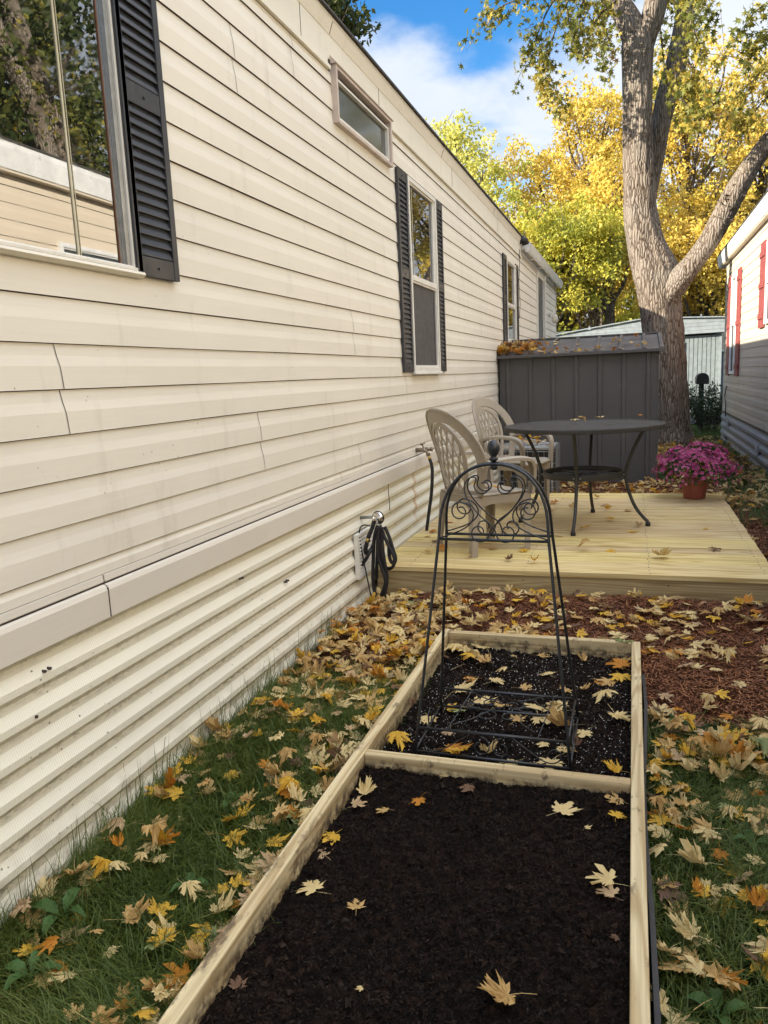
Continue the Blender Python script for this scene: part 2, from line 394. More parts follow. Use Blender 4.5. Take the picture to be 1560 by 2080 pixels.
# soil and ground
def soil_mat():
    m, t, b = newmat('potting soil'); N = NT(t)
    v = N.co()
    n_ = N.noise(v, 38, 9, .72)
    base = N.ramp(n_, [(.3, (.0015, .0010, .0008)), (.50, (.0050, .0030, .0022)), (.68, (.032, .018, .012))])
    base = N.mix(N.mr(N.noise(v, 3.5, 3), .45, .7, 0, .4), base, (.016, .008, .005))
    # white perlite grains, many in the far bed, few in the near one
    s3 = N.n('ShaderNodeSeparateXYZ'); N.l(v, s3.inputs[0])
    far = N.mr(s3.outputs[1], 2.27, 2.30, .015, .50)
    g1 = N.n('ShaderNodeTexVoronoi'); N.l(v, g1.inputs['Vector']); g1.inputs['Scale'].default_value = 105
    pick = N.m('LESS_THAN', g1.outputs['Color'], far)
    dot = N.m('MULTIPLY', N.mr(g1.outputs['Distance'], .20, .27, 1, 0), pick)
    base = N.mix(dot, base, (.62, .60, .56))
    N.l(base, b.inputs['Base Color'])
    b.inputs['Roughness'].default_value = .95
    b.inputs['Specular IOR Level'].default_value = .12
    N.l(N.bump(N.m('ADD', n_, N.m('MULTIPLY', N.vor(v, 70), .6)), 1.0, .012), b.inputs['Normal'])
    return m
M['soil'] = soil_mat()
def ground_mat(name, stops, sc, bd=.02, sp=.1):
    m, t, b = newmat(name); N = NT(t)
    v = N.co()
    f = N.m('ADD', N.m('MULTIPLY', N.noise(v, sc, 8, .7), .7), N.m('MULTIPLY', N.noise(v, sc * .07, 3), .3))
    N.l(N.ramp(f, stops), b.inputs['Base Color'])
    b.inputs['Roughness'].default_value = .95; b.inputs['Specular IOR Level'].default_value = sp
    N.l(N.bump(N.noise(v, sc, 6, .7), .9, bd), b.inputs['Normal'])
    return m
M['lawn'] = ground_mat('lawn earth', [(.3, (.012, .018, .006)), (.55, (.03, .045, .014)), (.8, (.09, .075, .035))], 22)
M['mulch'] = ground_mat('mulch', [(.3, (.010, .005, .003)), (.55, (.065, .023, .011)), (.8, (.18, .07, .03))], 70)
M['road'] = ground_mat('asphalt', [(.3, (.035, .035, .036)), (.8, (.07, .068, .066))], 60, .004)

# ------------------------------------------------------------------ tagging helpers
def tag(o, label=None, cat=None, group=None, kind=None):
    if label: o['label'] = label
    if cat: o['category'] = cat
    if group: o['group'] = group
    if kind: o['kind'] = kind
    return o
def empty(name, loc, label, cat, group=None, rz=0):
    o = bpy.data.objects.new(name, None); col.objects.link(o)
    o.location = loc; o.rotation_euler = (0, 0, rz)
    o.empty_display_size = .1
    return tag(o, label, cat, group)
def link(name, me, mats, parent=None, smooth=False, world=True):
    """Links a mesh. Vertices are in world space; under a parent they are kept in place (world=True)."""
    o = bpy.data.objects.new(name, me); col.objects.link(o)
    for m_ in (mats if isinstance(mats, (list, tuple)) else [mats]): me.materials.append(m_)
    if smooth: me.polygons.foreach_set('use_smooth', [True] * len(me.polygons))
    if parent is not None:
        o.parent = parent
        if world:
            top = parent
            T = Matrix.Identity(4)
            chain = []
            while top is not None: chain.append(top); top = top.parent
            for q in reversed(chain): T = T @ q.matrix_basis
            o.matrix_basis = T.inverted()
    return o

class MB:
    """Collects boxes, tubes, lathes and strips into one mesh."""
    def __init__(s): s.v = []; s.f = []; s.mi = []; s.cur = 0
    def add(s, vs, fs, mi=None):
        o = len(s.v); s.v += [tuple(p) for p in vs]
        s.f += [tuple(i + o for i in f) for f in fs]; s.mi += [s.cur if mi is None else mi] * len(fs)
    def box(s, x0, x1, y0, y1, z0, z1, mi=None, T=None):
        vs = [Vector(p) for p in ((x0, y0, z0), (x1, y0, z0), (x1, y1, z0), (x0, y1, z0), (x0, y0, z1), (x1, y0, z1), (x1, y1, z1), (x0, y1, z1))]
        if T: vs = [T @ p for p in vs]
        s.add(vs, [(0, 3, 2, 1), (4, 5, 6, 7), (0, 1, 5, 4), (1, 2, 6, 5), (2, 3, 7, 6), (3, 0, 4, 7)], mi)
        return s
    def bar(s, a, b, w_, h_, up=(0, 0, 1), w2=None, h2=None):
        a, b = Vector(a), Vector(b); d = (b - a).normalized(); up = Vector(up)
        x = d.cross(up).normalized(); y = x.cross(d).normalized()
        w2 = w2 or w_; h2 = h2 or h_
        vs = []
        for p, ww, hh in ((a, w_, h_), (b, w2, h2)):
            for i, j in ((-1, -1), (1, -1), (1, 1), (-1, 1)): vs.append(p + x * ww / 2 * i + y * hh / 2 * j)
        s.add(vs, [(0, 1, 2, 3), (7, 6, 5, 4), (0, 4, 5, 1), (1, 5, 6, 2), (2, 6, 7, 3), (3, 7, 4, 0)])
        return s
    def tube(s, pts, r, seg=8, closed=False, cap=True, flat=1.0):
        P = [Vector(p) for p in pts]; n = len(P)
        rr = r if hasattr(r, '__len__') else [r] * n
        up = None; vs = []
        for i, p in enumerate(P):
            if closed: d = P[(i + 1) % n] - P[i - 1]
            else: d = P[min(i + 1, n - 1)] - P[max(i - 1, 0)]
            if d.length < 1e-9: d = Vector((0, 0, 1))
            d.normalize()
            if up is None:
                up = Vector((0, 0, 1)) if abs(d.z) < .9 else Vector((1, 0, 0))
            x = d.cross(up)
            if x.length < 1e-5: x = d.orthogonal()
            x.normalize(); y = x.cross(d).normalized(); up = y
            for k in range(seg):
                a = 2 * math.pi * k / seg
                vs.append(p + (x * math.cos(a) + y * math.sin(a) * flat) * rr[i])
        fs = []
        for i in range(n if closed else n - 1):
            j = (i + 1) % n
            for k in range(seg):
                k2 = (k + 1) % seg
                fs.append((i * seg + k, i * seg + k2, j * seg + k2, j * seg + k))
        if cap and not closed:
            fs.append(tuple(range(seg - 1, -1, -1))); fs.append(tuple((n - 1) * seg + k for k in range(seg)))
        s.add(vs, fs); return s
    def lathe(s, prof, c=(0, 0, 0), seg=32, cap=True, T=None):
        vs = []; n = len(prof)
        for r, z in prof:
            for k in range(seg):
                a = 2 * math.pi * k / seg
                p = Vector((r * math.cos(a), r * math.sin(a), z))
                p = (T @ p) if T else p + Vector(c)
                vs.append(p)
        fs = [(i * seg + k, i * seg + (k + 1) % seg, (i + 1) * seg + (k + 1) % seg, (i + 1) * seg + k) for i in range(n - 1) for k in range(seg)]
        if cap:
            fs.append(tuple(range(seg - 1, -1, -1))); fs.append(tuple((n - 1) * seg + k for k in range(seg)))
        s.add(vs, fs); return s
    def prism(s, pts, d, mi=None):
        """pts: closed polygon in 3-D, pushed along vector d."""
        n = len(pts); P = [Vector(p) for p in pts]; D = Vector(d)
        vs = P + [p + D for p in P]
        fs = [tuple(range(n - 1, -1, -1)), tuple(range(n, 2 * n))] + [(i, (i + 1) % n, n + (i + 1) % n, n + i) for i in range(n)]
        s.add(vs, fs, mi); return s
    def sweep_profile(s, prof, y0, y1, sgn=1, X=0, mi=None):
        """Open profile [(x,z)] extruded along y."""
        vs = [(X + sgn * a, y0, z) for a, z in prof] + [(X + sgn * a, y1, z) for a, z in prof]
        n = len(prof)
        s.add(vs, [((i, i + 1, n + i + 1, n + i) if sgn > 0 else (i, n + i, n + i + 1, i + 1)) for i in range(n - 1)], mi)
        return s
    def build(s, name, mats, parent=None, smooth=False, bevel=0, world=True, auto=False, loc=None):
        me = bpy.data.meshes.new(name)
        me.from_pydata(s.v, [], s.f); me.polygons.foreach_set('material_index', s.mi); me.update()
        o = link(name, me, mats, parent, smooth, world)
        bm = bmesh.new(); bm.from_mesh(me); bmesh.ops.recalc_face_normals(bm, faces=bm.faces); bm.to_mesh(me); bm.free()
        if bevel:
            b_ = o.modifiers.new('bevel', 'BEVEL'); b_.width = bevel; b_.segments = 2; b_.limit_method = 'ANGLE'; b_.angle_limit = R(40)
            b_.harden_normals = False
        return o

def np_mesh(name, V, F, mats, parent=None, mi=None, smooth=False, world=True):
    """V (n,3); F (m,k) constant k."""
    me = bpy.data.meshes.new(name)
    V = np.ascontiguousarray(V, dtype=np.float32); F = np.ascontiguousarray(F, dtype=np.int32)
    me.vertices.add(len(V)); me.vertices.foreach_set('co', V.ravel())
    k = F.shape[1]
    me.loops.add(F.size); me.loops.foreach_set('vertex_index', F.ravel())
    me.polygons.add(len(F)); me.polygons.foreach_set('loop_start', np.arange(0, F.size, k, dtype=np.int32))
    me.polygons.foreach_set('loop_total', np.full(len(F), k, dtype=np.int32))
    if mi is not None: me.polygons.foreach_set('material_index', np.ascontiguousarray(mi, dtype=np.int32))
    me.update(calc_edges=True); me.validate()
    me.polygons.foreach_set('use_smooth', [smooth] * len(me.polygons))
    return link(name, me, mats, parent, smooth, world)

# value noise in numpy for terrain
_perm = np.random.default_rng(5).random((64, 64))
def vnoise(x, y):
    xi = np.floor(x).astype(int); yi = np.floor(y).astype(int)
    fx = x - xi; fy = y - yi; fx = fx * fx * (3 - 2 * fx); fy = fy * fy * (3 - 2 * fy)
    a = _perm[xi % 64, yi % 64]; b = _perm[(xi + 1) % 64, yi % 64]; c = _perm[xi % 64, (yi + 1) % 64]; d = _perm[(xi + 1) % 64, (yi + 1) % 64]
    return (a * (1 - fx) + b * fx) * (1 - fy) + (c * (1 - fx) + d * fx) * fy
def fbm(x, y, sc, oct=4, ro=.55):
    s_, a, t_ = 0, 1, 0
    for i in range(oct):
        s_ = s_ + a * vnoise(x * sc + 13.1 * i, y * sc + 7.7 * i); t_ += a; a *= ro; sc *= 2.03
    return s_ / t_ - .5
def sstep(a, b, x):
    t_ = np.clip((x - a) / (b - a), 0, 1); return t_ * t_ * (3 - 2 * t_)
def gz(x, y):
    """Height of the ground outside the raised bed."""
    x = np.asarray(x, float); y = np.asarray(y, float)
    h = .028 * fbm(x, y, 1.3, 3) + .012
    yb = np.where(x < -.4, 3.20, 2.95)
    mul = sstep(yb - .1, yb + .35, y + .25 * fbm(x, y, 2.5, 2))
    bank = .045 * mul * (1 - sstep(9, 11, y)) + .03 * mul * np.exp(-((y - 4.25) / .22) ** 2) * (.4 + 1.4 * (fbm(x, y, 3.0, 2) + .5))
    bank = bank * (.35 + .65 * sstep(-1.5, -.9, x) * np.ones_like(y)) if True else bank
    h = h + bank
    return h
# ------------------------------------------------------------------ ground
def ground_sheet():
    xs = np.concatenate([np.linspace(-260, -9, 26), np.linspace(-8, -2, 10), np.arange(-1.8, 1.9, .03), np.linspace(2, 9, 12), np.linspace(10, 260, 26)])
    ys = np.concatenate([np.linspace(-60, -2, 14), np.arange(-1.5, 10.5, .04), np.linspace(10.6, 20, 40), np.linspace(21, 60, 22), np.linspace(70, 420, 20)])
    X, Y = np.meshgrid(xs, ys, indexing='ij')
    Z = gz(X, Y)
    fine = np.exp(-(((X) / 3.0) ** 4)) * (Y < 12)
    Z = Z + fine * (.012 * fbm(X, Y, 14, 3) + .004 * fbm(X, Y, 45, 2))
    inbed = (X > -.90) & (X < .10) & (Y < 3.55)
    Z = np.where(inbed, np.minimum(Z, .0), Z)
    nx, ny = X.shape
    V = np.stack([X, Y, Z], -1).reshape(-1, 3)
    i = np.arange(nx - 1)[:, None] * ny + np.arange(ny - 1)[None]
    F = np.stack([i, i + ny, i + ny + 1, i + 1], -1).reshape(-1, 4)
    c = V[F].mean(1)
    yb = np.where(c[:, 0] < -.4, 3.18, 2.95) + .22 * fbm(c[:, 0], c[:, 1], 3.2, 3)
    right = c[:, 0] > 1.02 + .3 * fbm(c[:, 0], c[:, 1], 1.5, 3)
    mulch = (c[:, 1] > yb) & (np.abs(c[:, 0]) < 1.7) & (c[:, 1] < 12.5 + 1.2 * fbm(c[:, 0], c[:, 1], 1, 2)) & ~(right & (c[:, 1] > 6.5))
    o = np_mesh('ground', V, F, [M['lawn'], M['mulch']], mi=mulch.astype(int), smooth=True)
    tag(o, kind='structure')
    return o
ground_sheet()
rd = MB().box(-60, 60, 18.6, 21.8, -.05, .03)
rd = rd.build('road', M['road']); tag(rd, kind='structure')
rd.location.z = .02

# ------------------------------------------------------------------ lap siding wall
E_ = .127
def lap_wall(name, X, sgn, ztop_list, y0, y1, mats, parent, holes=(), wav=1.0, seed=0, dy=.16):
    """sgn +1: the wall faces +x.  ztop_list: course bottoms from low to high plus the top."""
    ys = np.arange(y0, y1 + 1e-6, dy); ys[-1] = y1
    ys = np.unique(np.round(np.concatenate([ys] + [[h[0], h[1]] for h in holes]), 5))
    V = []; F = []; MI = []; base = 0
    ny = len(ys)
    zs = sorted(set([round(z, 5) for z in ztop_list]))
    for c in range(len(zs) - 1):
        a, b = zs[c], zs[c + 1]; e = b - a
        prof = [(.002, a), (.0100, a + .0003), (.0094, a + .50 * e), (.0055, a + .72 * e), (.0034, b - .0026), (.0020, b)]
        wx = wav * .0030 * fbm(ys * .7 + 31.7 * c + seed, ys * 0 + c * 3.1, 1, 3)
        wz = wav * .0030 * fbm(ys * .9 + 11.3 * c + seed, ys * 0 + 9.1 + c, 1, 2)
        for k, (dx_, z) in enumerate(prof):
            amt = 1.0 if k in (1, 2) else .6
            V.append(np.stack([X + sgn * (dx_ + wx * amt), ys, z + wz * (1 if k < 4 else 0) + (0 if k < 4 else 0)], -1))
        npf = len(prof)
        for k in range(npf - 1):
            i0 = base + k * ny + np.arange(ny - 1); i1 = i0 + ny
            q = np.stack([i0, i0 + 1, i1 + 1, i1], -1) if sgn > 0 else np.stack([i0, i1, i1 + 1, i0 + 1], -1)
            F.append(q); MI.append(np.full(ny - 1, 1 if k in (0, 4) else 0))  # lip underside and top band painted dark for lap shadow and dirt
        base += npf * ny
    V = np.concatenate(V); F = np.concatenate(F); MI = np.concatenate(MI)
    cc_ = V[F].mean(1); keep = np.ones(len(F), bool)
    for (ha, hb, hc, hd) in holes: keep &= ~((cc_[:, 1] > ha) & (cc_[:, 1] < hb) & (cc_[:, 2] > hc) & (cc_[:, 2] < hd))
    F = F[keep]; MI = MI[keep]
    o = np_mesh(name, V, F, mats, parent, mi=MI)
    return o
def seam_strips(name, X, sgn, seams, zs, mat, parent, w_=.0028):
    for y, z in seams:
        mb = MB()
        c = min(range(len(zs) - 1), key=lambda i: abs((zs[i] + zs[i + 1]) / 2 - z))
        a, b = zs[c], zs[c + 1]; e = b - a
        jog = .012
        pr = [(.0118, a + .001, jog), (.0116, a + .3 * e, jog * .75), (.0112, a + .50 * e, jog * .5), (.0073, a + .72 * e, jog * .1), (.0052, b - .003, -.004)]
        vs = []
        for dx_, z_, j in pr:
            vs += [(X + sgn * dx_, y + j, z_), (X + sgn * dx_, y + j + w_, z_)]
        mb.add(vs, [(2 * i, 2 * i + 1, 2 * i + 3, 2 * i + 2) for i in range(len(pr) - 1)])
        mb.build(name, mat, parent)

def ribbed_skirt(name, X, sgn, z0, z1, pitch, y0, y1, mat, parent, depth=.0145, frac=(.24, .34, .24)):
    prof = []; z = z1
    # from top down: dark underside, recess, bright upward slope, outer flat
    while z > z0 - 1e-6:
        prof += [(depth, z), (.0, z - pitch * .20), (.0, z - pitch * (.20 + frac[0])), (depth, z - pitch * (.20 + frac[0] + frac[1]))]
        z -= pitch
    prof.append((depth, z))
    ys = np.arange(y0, y1 + 1e-6, .2); ys[-1] = y1; ny = len(ys)
    V = []; F = []
    wx = .003 * fbm(ys * .8, ys * 0 + 4, 1, 3)
    for k, (d, zz_) in enumerate(prof):
        V.append(np.stack([X + sgn * (d + wx), ys, np.full(ny, zz_) + .003 * fbm(ys * .5, ys * 0 + 2, 1, 2)], -1))
        if k:
            i0 = (k - 1) * ny + np.arange(ny - 1); i1 = i0 + ny
            F.append(np.stack([i0, i1, i1 + 1, i0 + 1], -1))
    return np_mesh(name, np.concatenate(V), np.concatenate(F), mat, parent)

# ------------------------------------------------------------------ left home
HX = -1.535
home = empty('mobile_home', (-3.7, 6, 0), 'cream vinyl sided mobile home with black shutters filling the left side', 'mobile home')
Y0, Y1 = -4.0, 16.62
zs = [.812] + [.862 + E_ * i for i in range(17)]
zs = [z for z in zs if z < 2.90] + [2.955]
lap_wall('siding', HX, 1, zs, Y0, Y1, [M['siding'], M['gap']], home, holes=[(.46, 2.22, 1.735, 2.83), (4.11, 5.09, 2.71, 2.99), (5.48, 6.265, 1.41, 2.735), (9.98, 10.735, 1.755, 2.757), (13.3, 14.2, .8, 2.96)], wav=1.0)  # 'gap' is the painted lap shadow and dirt
seams = [(1.805, 1.43), (1.808, 1.30), (3.0, 2.70), (3.0, 2.57), (3.595, 2.90), (3.592, 2.78), (4.245, 1.68), (4.25, 1.557), (3.0, 1.175), (3.01, 1.053), (4.262, .903),
         (5.30, 1.295), (7.19, 2.853), (7.4, 2.14), (7.4, 1.96), (8.22, 1.864), (8.235, 1.789), (9.30, 2.378), (9.46, 2.269), (3.94, .83), (.7, 1.05), (.71, 1.17), (6.9, 1.30), (8.6, 1.3), (8.0, 1.05), (12.3, 2.5)]
seam_strips('siding_seam', HX, 1, seams, zs, M['seam'], home)
# upper fascia, trim lip, drip edge, roof edge
mb = MB()
prof = [(.004, 2.955), (.024, 2.953), (.024, 2.972), (.010, 2.978), (.010, 3.132)]
mb.sweep_profile(prof, Y0, 4.07, 1, HX); mb.sweep_profile(prof, 5.14, 11.45, 1, HX)
mb.sweep_profile([(.010, 3.01), (.010, 3.132)], 4.07, 5.14, 1, HX)
mb.sweep_profile([(.010, 3.132), (.013, 3.132), (.034, 3.190), (.034, 3.212), (-.05, 3.222)], Y0, 11.45, 1, HX)
mb.build('fascia_board', M['fascia'], home)
for y in (1.2, 3.72, 4.93, 7.0, 9.4): MB().box(HX + .0102, HX + .0118, y, y + .003, 2.98, 3.131).build('fascia_joint', M['seam'], home)
for y in (4.10, 6.6, 9.1): MB().bar((HX + .0145, y, 3.134), (HX + .0358, y, 3.190), .003, .002).build('fascia_joint', M['seam'], home)
mb = MB()
mb.prism([(HX + .052, Y0, 3.213), (HX + .050, Y0, 3.228), (-3.65, Y0, 3.55), (-5.82, Y0, 3.22), (-5.82, Y0, 3.20), (-3.65, Y0, 3.50)], (0, 11.5 - Y0, 0))
mb.prism([(HX + .01, 11.5, 3.213), (HX + .01, 11.5, 3.228), (-3.65, 11.5, 3.55), (-5.82, 11.5, 3.22), (-5.82, 11.5, 3.20), (-3.65, 11.5, 3.50)], (0, 5.45, 0))
mb.build('roof', M['roof'], home)
# body
mb = MB(); mb.box(-5.75, HX - .03, Y0, 16.60, .1, 3.2)
mb.prism([(HX - .03, 16.603, 3.2), (-3.65, 16.603, 3.49), (-5.75, 16.603, 3.2)], (0, .004, 0))
mb.build('wall', M['siding'], home)
mb = MB(); mb.box(HX - .028, HX + .018, 16.60, 16.66, .66, 3.2); mb.build('corner_trim', M['fascia'], home)
# starter trim board
mb = MB()
for a, b in ((Y0, 1.893), (1.897, 16.62)):
    mb.sweep_profile([(.002, .812), (.012, .810), (.014, .790), (.009, .786), (.009, .782), (.020, .778), (.025, .764), (.025, .680), (.010, .676)], a, b, 1, HX)
o = mb.build('starter_trim', M['starter'], home)
mb = MB(); mb.sweep_profile([(.010, .7868), (.0104, .7815)], Y0, 16.62, 1, HX); mb.box(HX + .012, HX + .0255, 1.8925, 1.8975, .68, .772)
mb.build('trim_groove', M['seam'], home)
ribbed_skirt('skirting', HX + .000, 1, -.12, .677, .0926, Y0, 16.6, M['skirt'], home)
mb = MB()
cr_ = [(.676, 4.770), (.64, 4.756), (.60, 4.762), (.55, 4.775), (.50, 4.768)]
mb.tube([(HX + .018, y1_, z1_) for z1_, y1_ in cr_], .0022, 5); mb.build('skirting_crack', M['seam'], home)
for (y, z) in ((1.63, .615), (1.61, .614), (1.56, .505), (2.72, .58), (2.74, .578), (3.15, .45), (3.17, .452)):
    MB().tube([(HX + .004, y, z), (HX + .020, y, z)], .0045, 8).build('skirting_screw', M['seam'], home)

# windows
def window(parent, X, sgn, y0, y1, z0, z1, style, glass, frame, fw=.028, proud=.022, fb=None):
    """frame proud of the wall, panes set back a little."""
    s = sgn
    fb = fb or fw; st = .014 if fb == fw else .006
    mb = MB()
    def bx(a, b, c, d, e, f): mb.box(min(X + s * a, X + s * b), max(X + s * a, X + s * b), c, d, e, f)
    bx(-.02, proud, y0, y0 + fw, z0, z1); bx(-.02, proud, y1 - fw, y1, z0, z1)
    bx(-.02, proud - .001, y0 + fw, y1 - fw, z0, z0 + fb); bx(-.02, proud - .001, y0 + fw, y1 - fw, z1 - fw, z1)
    # stepped inner edge
    f2 = fw + .014
    bx(-.02, proud - .010, y0 + fw, y0 + f2, z0 + fb, z1 - fw); bx(-.02, proud - .010, y1 - f2, y1 - fw, z0 + fb, z1 - fw)
    bx(-.02, proud - .011, y0 + f2, y1 - f2, z0 + fb, z0 + fb + st); bx(-.02, proud - .011, y0 + f2, y1 - f2, z1 - f2, z1 - fw)
    fr = mb.build('window_frame', frame, parent, bevel=.0015)
    def pane(name, a, b, c, d, off, mat):
        m2 = MB(); xa, xb = X + s * (off - .004), X + s * off
        m2.box(min(xa, xb), max(xa, xb), a, b, c, d); return m2.build(name, mat, fr)
    return fr, pane
# large window
fr, pane = window(home, HX, 1, .45, 2.228, 1.731, 2.84, 'big', M['glass'], M['alum'], .022, .030, .010)
pane('pane', .48, 2.197, 1.742, 2.80, .000, M['glass'])
mb = MB(); mb.box(HX + .0002, HX + .003, 1.951, 1.958, 1.7475, 2.80); mb.box(HX + .0002, HX + .002, 1.966, 1.968, 1.7475, 2.80)
mb.build('sash_bar', M['muntin'], fr)
mb = MB(); mb.box(HX + .0002, HX + .004, 2.146, 2.1495, 1.7475, 2.80)
mb.build('wood_jamb', M['jamb'], fr)
mb = MB(); mb.box(HX + .0002, HX + .014, 2.168, 2.1865, 1.7475, 2.80); mb.build('side_track', M['galv'], fr)
mb = MB(); mb.prism([(HX, .42, 1.712), (HX + .022, .42, 1.712), (HX + .033, .42, 1.722), (HX + .030, .42, 1.7305), (HX, .42, 1.7305)], (0, 1.815, 0))
mb.build('window_sill', M['fascia'], home, bevel=.001)
# small awning window near the eave, in a dusty box frame
sw = MB(); a0, a1, b0, b1 = 4.105, 5.10, 2.705, 2.99
sw.box(HX, HX + .040, a0, a0 + .022, b0, b1); sw.box(HX, HX + .040, a1 - .022, a1, b0, b1)
sw.box(HX, HX + .039, a0 + .022, a1 - .022, b0, b0 + .018); sw.box(HX, HX + .039, a0 + .022, a1 - .022, b1 - .018, b1)
sw.prism([(HX + .010, a0 - .01, 3.035), (HX + .046, a0 - .01, 2.998), (HX + .046, a0 - .01, 2.991), (HX + .010, a0 - .01, 2.991)], (0, a1 - a0 + .04, 0))
swf = sw.build('window_frame', M['trimpink'], home, bevel=.0015)
mb = MB(); c0, c1, d0, d1 = a0 + .030, a1 - .030, b0 + .03, b1 - .05
mb.box(HX, HX + .024, c0, c0 + .016, d0, d1); mb.box(HX, HX + .024, c1 - .016, c1, d0, d1)
mb.box(HX, HX + .023, c0 + .016, c1 - .016, d0, d0 + .014); mb.box(HX, HX + .023, c0 + .016, c1 - .016, d1 - .012, d1)
mb.build('sash', M['alum'], swf)
MB().box(HX, HX + .004, c0 + .014, c1 - .014, d0 + .012, d1 - .010).build('pane', M['glass_dull'], swf)
MB().box(HX - .01, HX + .0035, a0 + .02, a1 - .02, b0 + .016, b1 - .016).build('window_recess', M['seam'], swf)
# double hung windows
for (yl, yr, zb, zt, mid) in ((5.47, 6.275, 1.40, 2.742, 2.066), (9.97, 10.745, 1.745, 2.765, 2.22)):
    fr, pane = window(home, HX, 1, yl, yr, zb, zt, 'dh', M['glass'], M['alum'], .030, .034)
    m2 = MB(); m2.box(HX, HX + .030, yl + .044, yr - .044, mid - .020, mid + .016); m2.box(HX, HX + .022, yl + .044, yr - .044, mid - .036, mid - .0205)
    m2.box(HX, HX + .018, yr - .075, yr - .0445, mid + .017, zt - .044)
    m2.build('meeting_rail', M['alum'], fr)
    pane('upper_pane', yl + .044, yr - .044, mid + .0165, zt - .044, .006, M['glass'])
    if zb < 1.5:
        pane('lower_screen', yl + .044, yr - .044, zb + .044, mid - .037, .010, M['screen'])
        MB().box(HX + .0102, HX + .0125, yr - .098, yr - .094, zb + .06, mid - .05).build('screen_spline', M['seam'], fr)
        MB().box(HX + .0065, HX + .008, yl + .16, yl + .172, mid + .02, zt - .05).build('blind_cord', M['muntin'], fr)
    else:
        pane('lower_pane', yl + .044, yr - .044, zb + .044, mid - .037, .008, M['glass'])
    MB().prism([(HX, yl - .012, zb - .022), (HX + .046, yl - .012, zb - .022), (HX + .044, yl - .012, zb - .004), (HX + .034, yl - .012, zb - .001), (HX, yl - .012, zb - .001)], (0, yr - yl + .024, 0)).build('window_sill', M['alum'], home, bevel=.001)

def shutter(parent, X, sgn, y0, y1, z0, z1, mat, louv=True, th=.030, name='shutter', label=None):
    s = sgn; mb = MB(); st = .030
    def bx(a, b, c, d, e, f): mb.box(min(X + s * a, X + s * b), max(X + s * a, X + s * b), c, d, e, f)
    zm = (z0 + z1) / 2
    if louv:
        bx(.012, th, y0, y0 + st, z0, z1); bx(.012, th, y1 - st, y1, z0, z1)
        for a, b in ((z0, z0 + .062), (zm - .032, zm + .032), (z1 - .062, z1)): bx(.012, th - .002, y0 + st, y1 - st, a, b)
        bx(.013, .016, y0 + st, y1 - st, z0 + .06, z1 - .06)
        for a, b in ((z0 + .062, zm - .032), (zm + .032, z1 - .062)):
            n = int(round((b - a) / .0335)); p = (b - a) / n
            for i in range(n):
                zb = a + i * p
                P = [(X + s * .0165, y0 + st, zb + p * .98), (X + s * (th - .003), y0 + st, zb + p * .22), (X + s * (th - .003), y0 + st, zb + p * .06), (X + s * .0165, y0 + st, zb + p * .40)]
                mb.prism(P, (0, y1 - y0 - 2 * st, 0))
    else:
        w_ = (y1 - y0 - .006) / 3
        for i in range(3): bx(.014, th, y0 + i * (w_ + .003), y0 + i * (w_ + .003) + w_, z0, z1)
        for zc in (z0 + .14, zm, z1 - .14): bx(th + .0002, th + .012, y0 + .01, y1 - .01, zc - .035, zc + .035)
    o = mb.build(name, mat, parent, bevel=.0015)
    for zc in (z0 + .030, zm, z1 - .03):
        yc = (y0 + y1) / 2; xa = X + s * (th - .004); xb = X + s * (th + .0025)
        MB().tube([(xa, yc, zc), (xb, yc, zc)], .005, 8).build('shutter_screw', mat, o)
    # standoff block between lap siding and shutter
    return o
shutter(home, HX, 1, 2.200, 2.440, 1.722, 2.84, M['shutter'])
shutter(home, HX, 1, 5.222, 5.462, 1.395, 2.742, M['shutter'])
shutter(home, HX, 1, 6.285, 6.50, 1.395, 2.745, M['shutter'])
shutter(home, HX, 1, 9.70, 9.955, 1.735, 2.79, M['shutter'])
shutter(home, HX, 1, 10.76, 11.0, 1.735, 2.79, M['shutter'])
# door with white frame near the far corner
dr = MB(); dr.box(HX, HX + .030, 13.26, 13.36, .80, 2.99); dr.box(HX, HX + .060, 14.14, 14.25, .80, 2.99); dr.box(HX, HX + .029, 13.36, 14.14, 2.90, 2.99)
df = dr.build('door_frame', M['alum'], home, bevel=.002)
MB().box(HX, HX + .014, 13.36, 14.14, .82, 2.90).build('door', M['shutter'], df)
MB().tube([(HX + .0, 13.45, 1.75), (HX + .06, 13.45, 1.75)], .02, 10).build('door_knob', M['brass'], df)
# porch light
mb = MB(); mb.lathe([(.05, 0), (.055, .01), (.05, .02)], seg=16, T=Matrix.Translation((HX + .014, 15.25, 2.42)) @ Matrix.Rotation(R(90), 4, 'Y'))
mb.tube([(HX + .03, 15.25, 2.42), (HX + .09, 15.25, 2.45), (HX + .12, 15.25, 2.41)], .01, 8)
lt = mb.build('porch_light', M['whitemetal'], home, smooth=True)
mb = MB(); mb.lathe([(.035, 2.40), (.055, 2.36), (.06, 2.30), (.045, 2.25), (.02, 2.24)], c=(HX + .12, 15.25, 0), seg=18)
mb.build('lamp_globe', simple('frosted lamp glass', (.66, .62, .52), .2), lt, smooth=True)
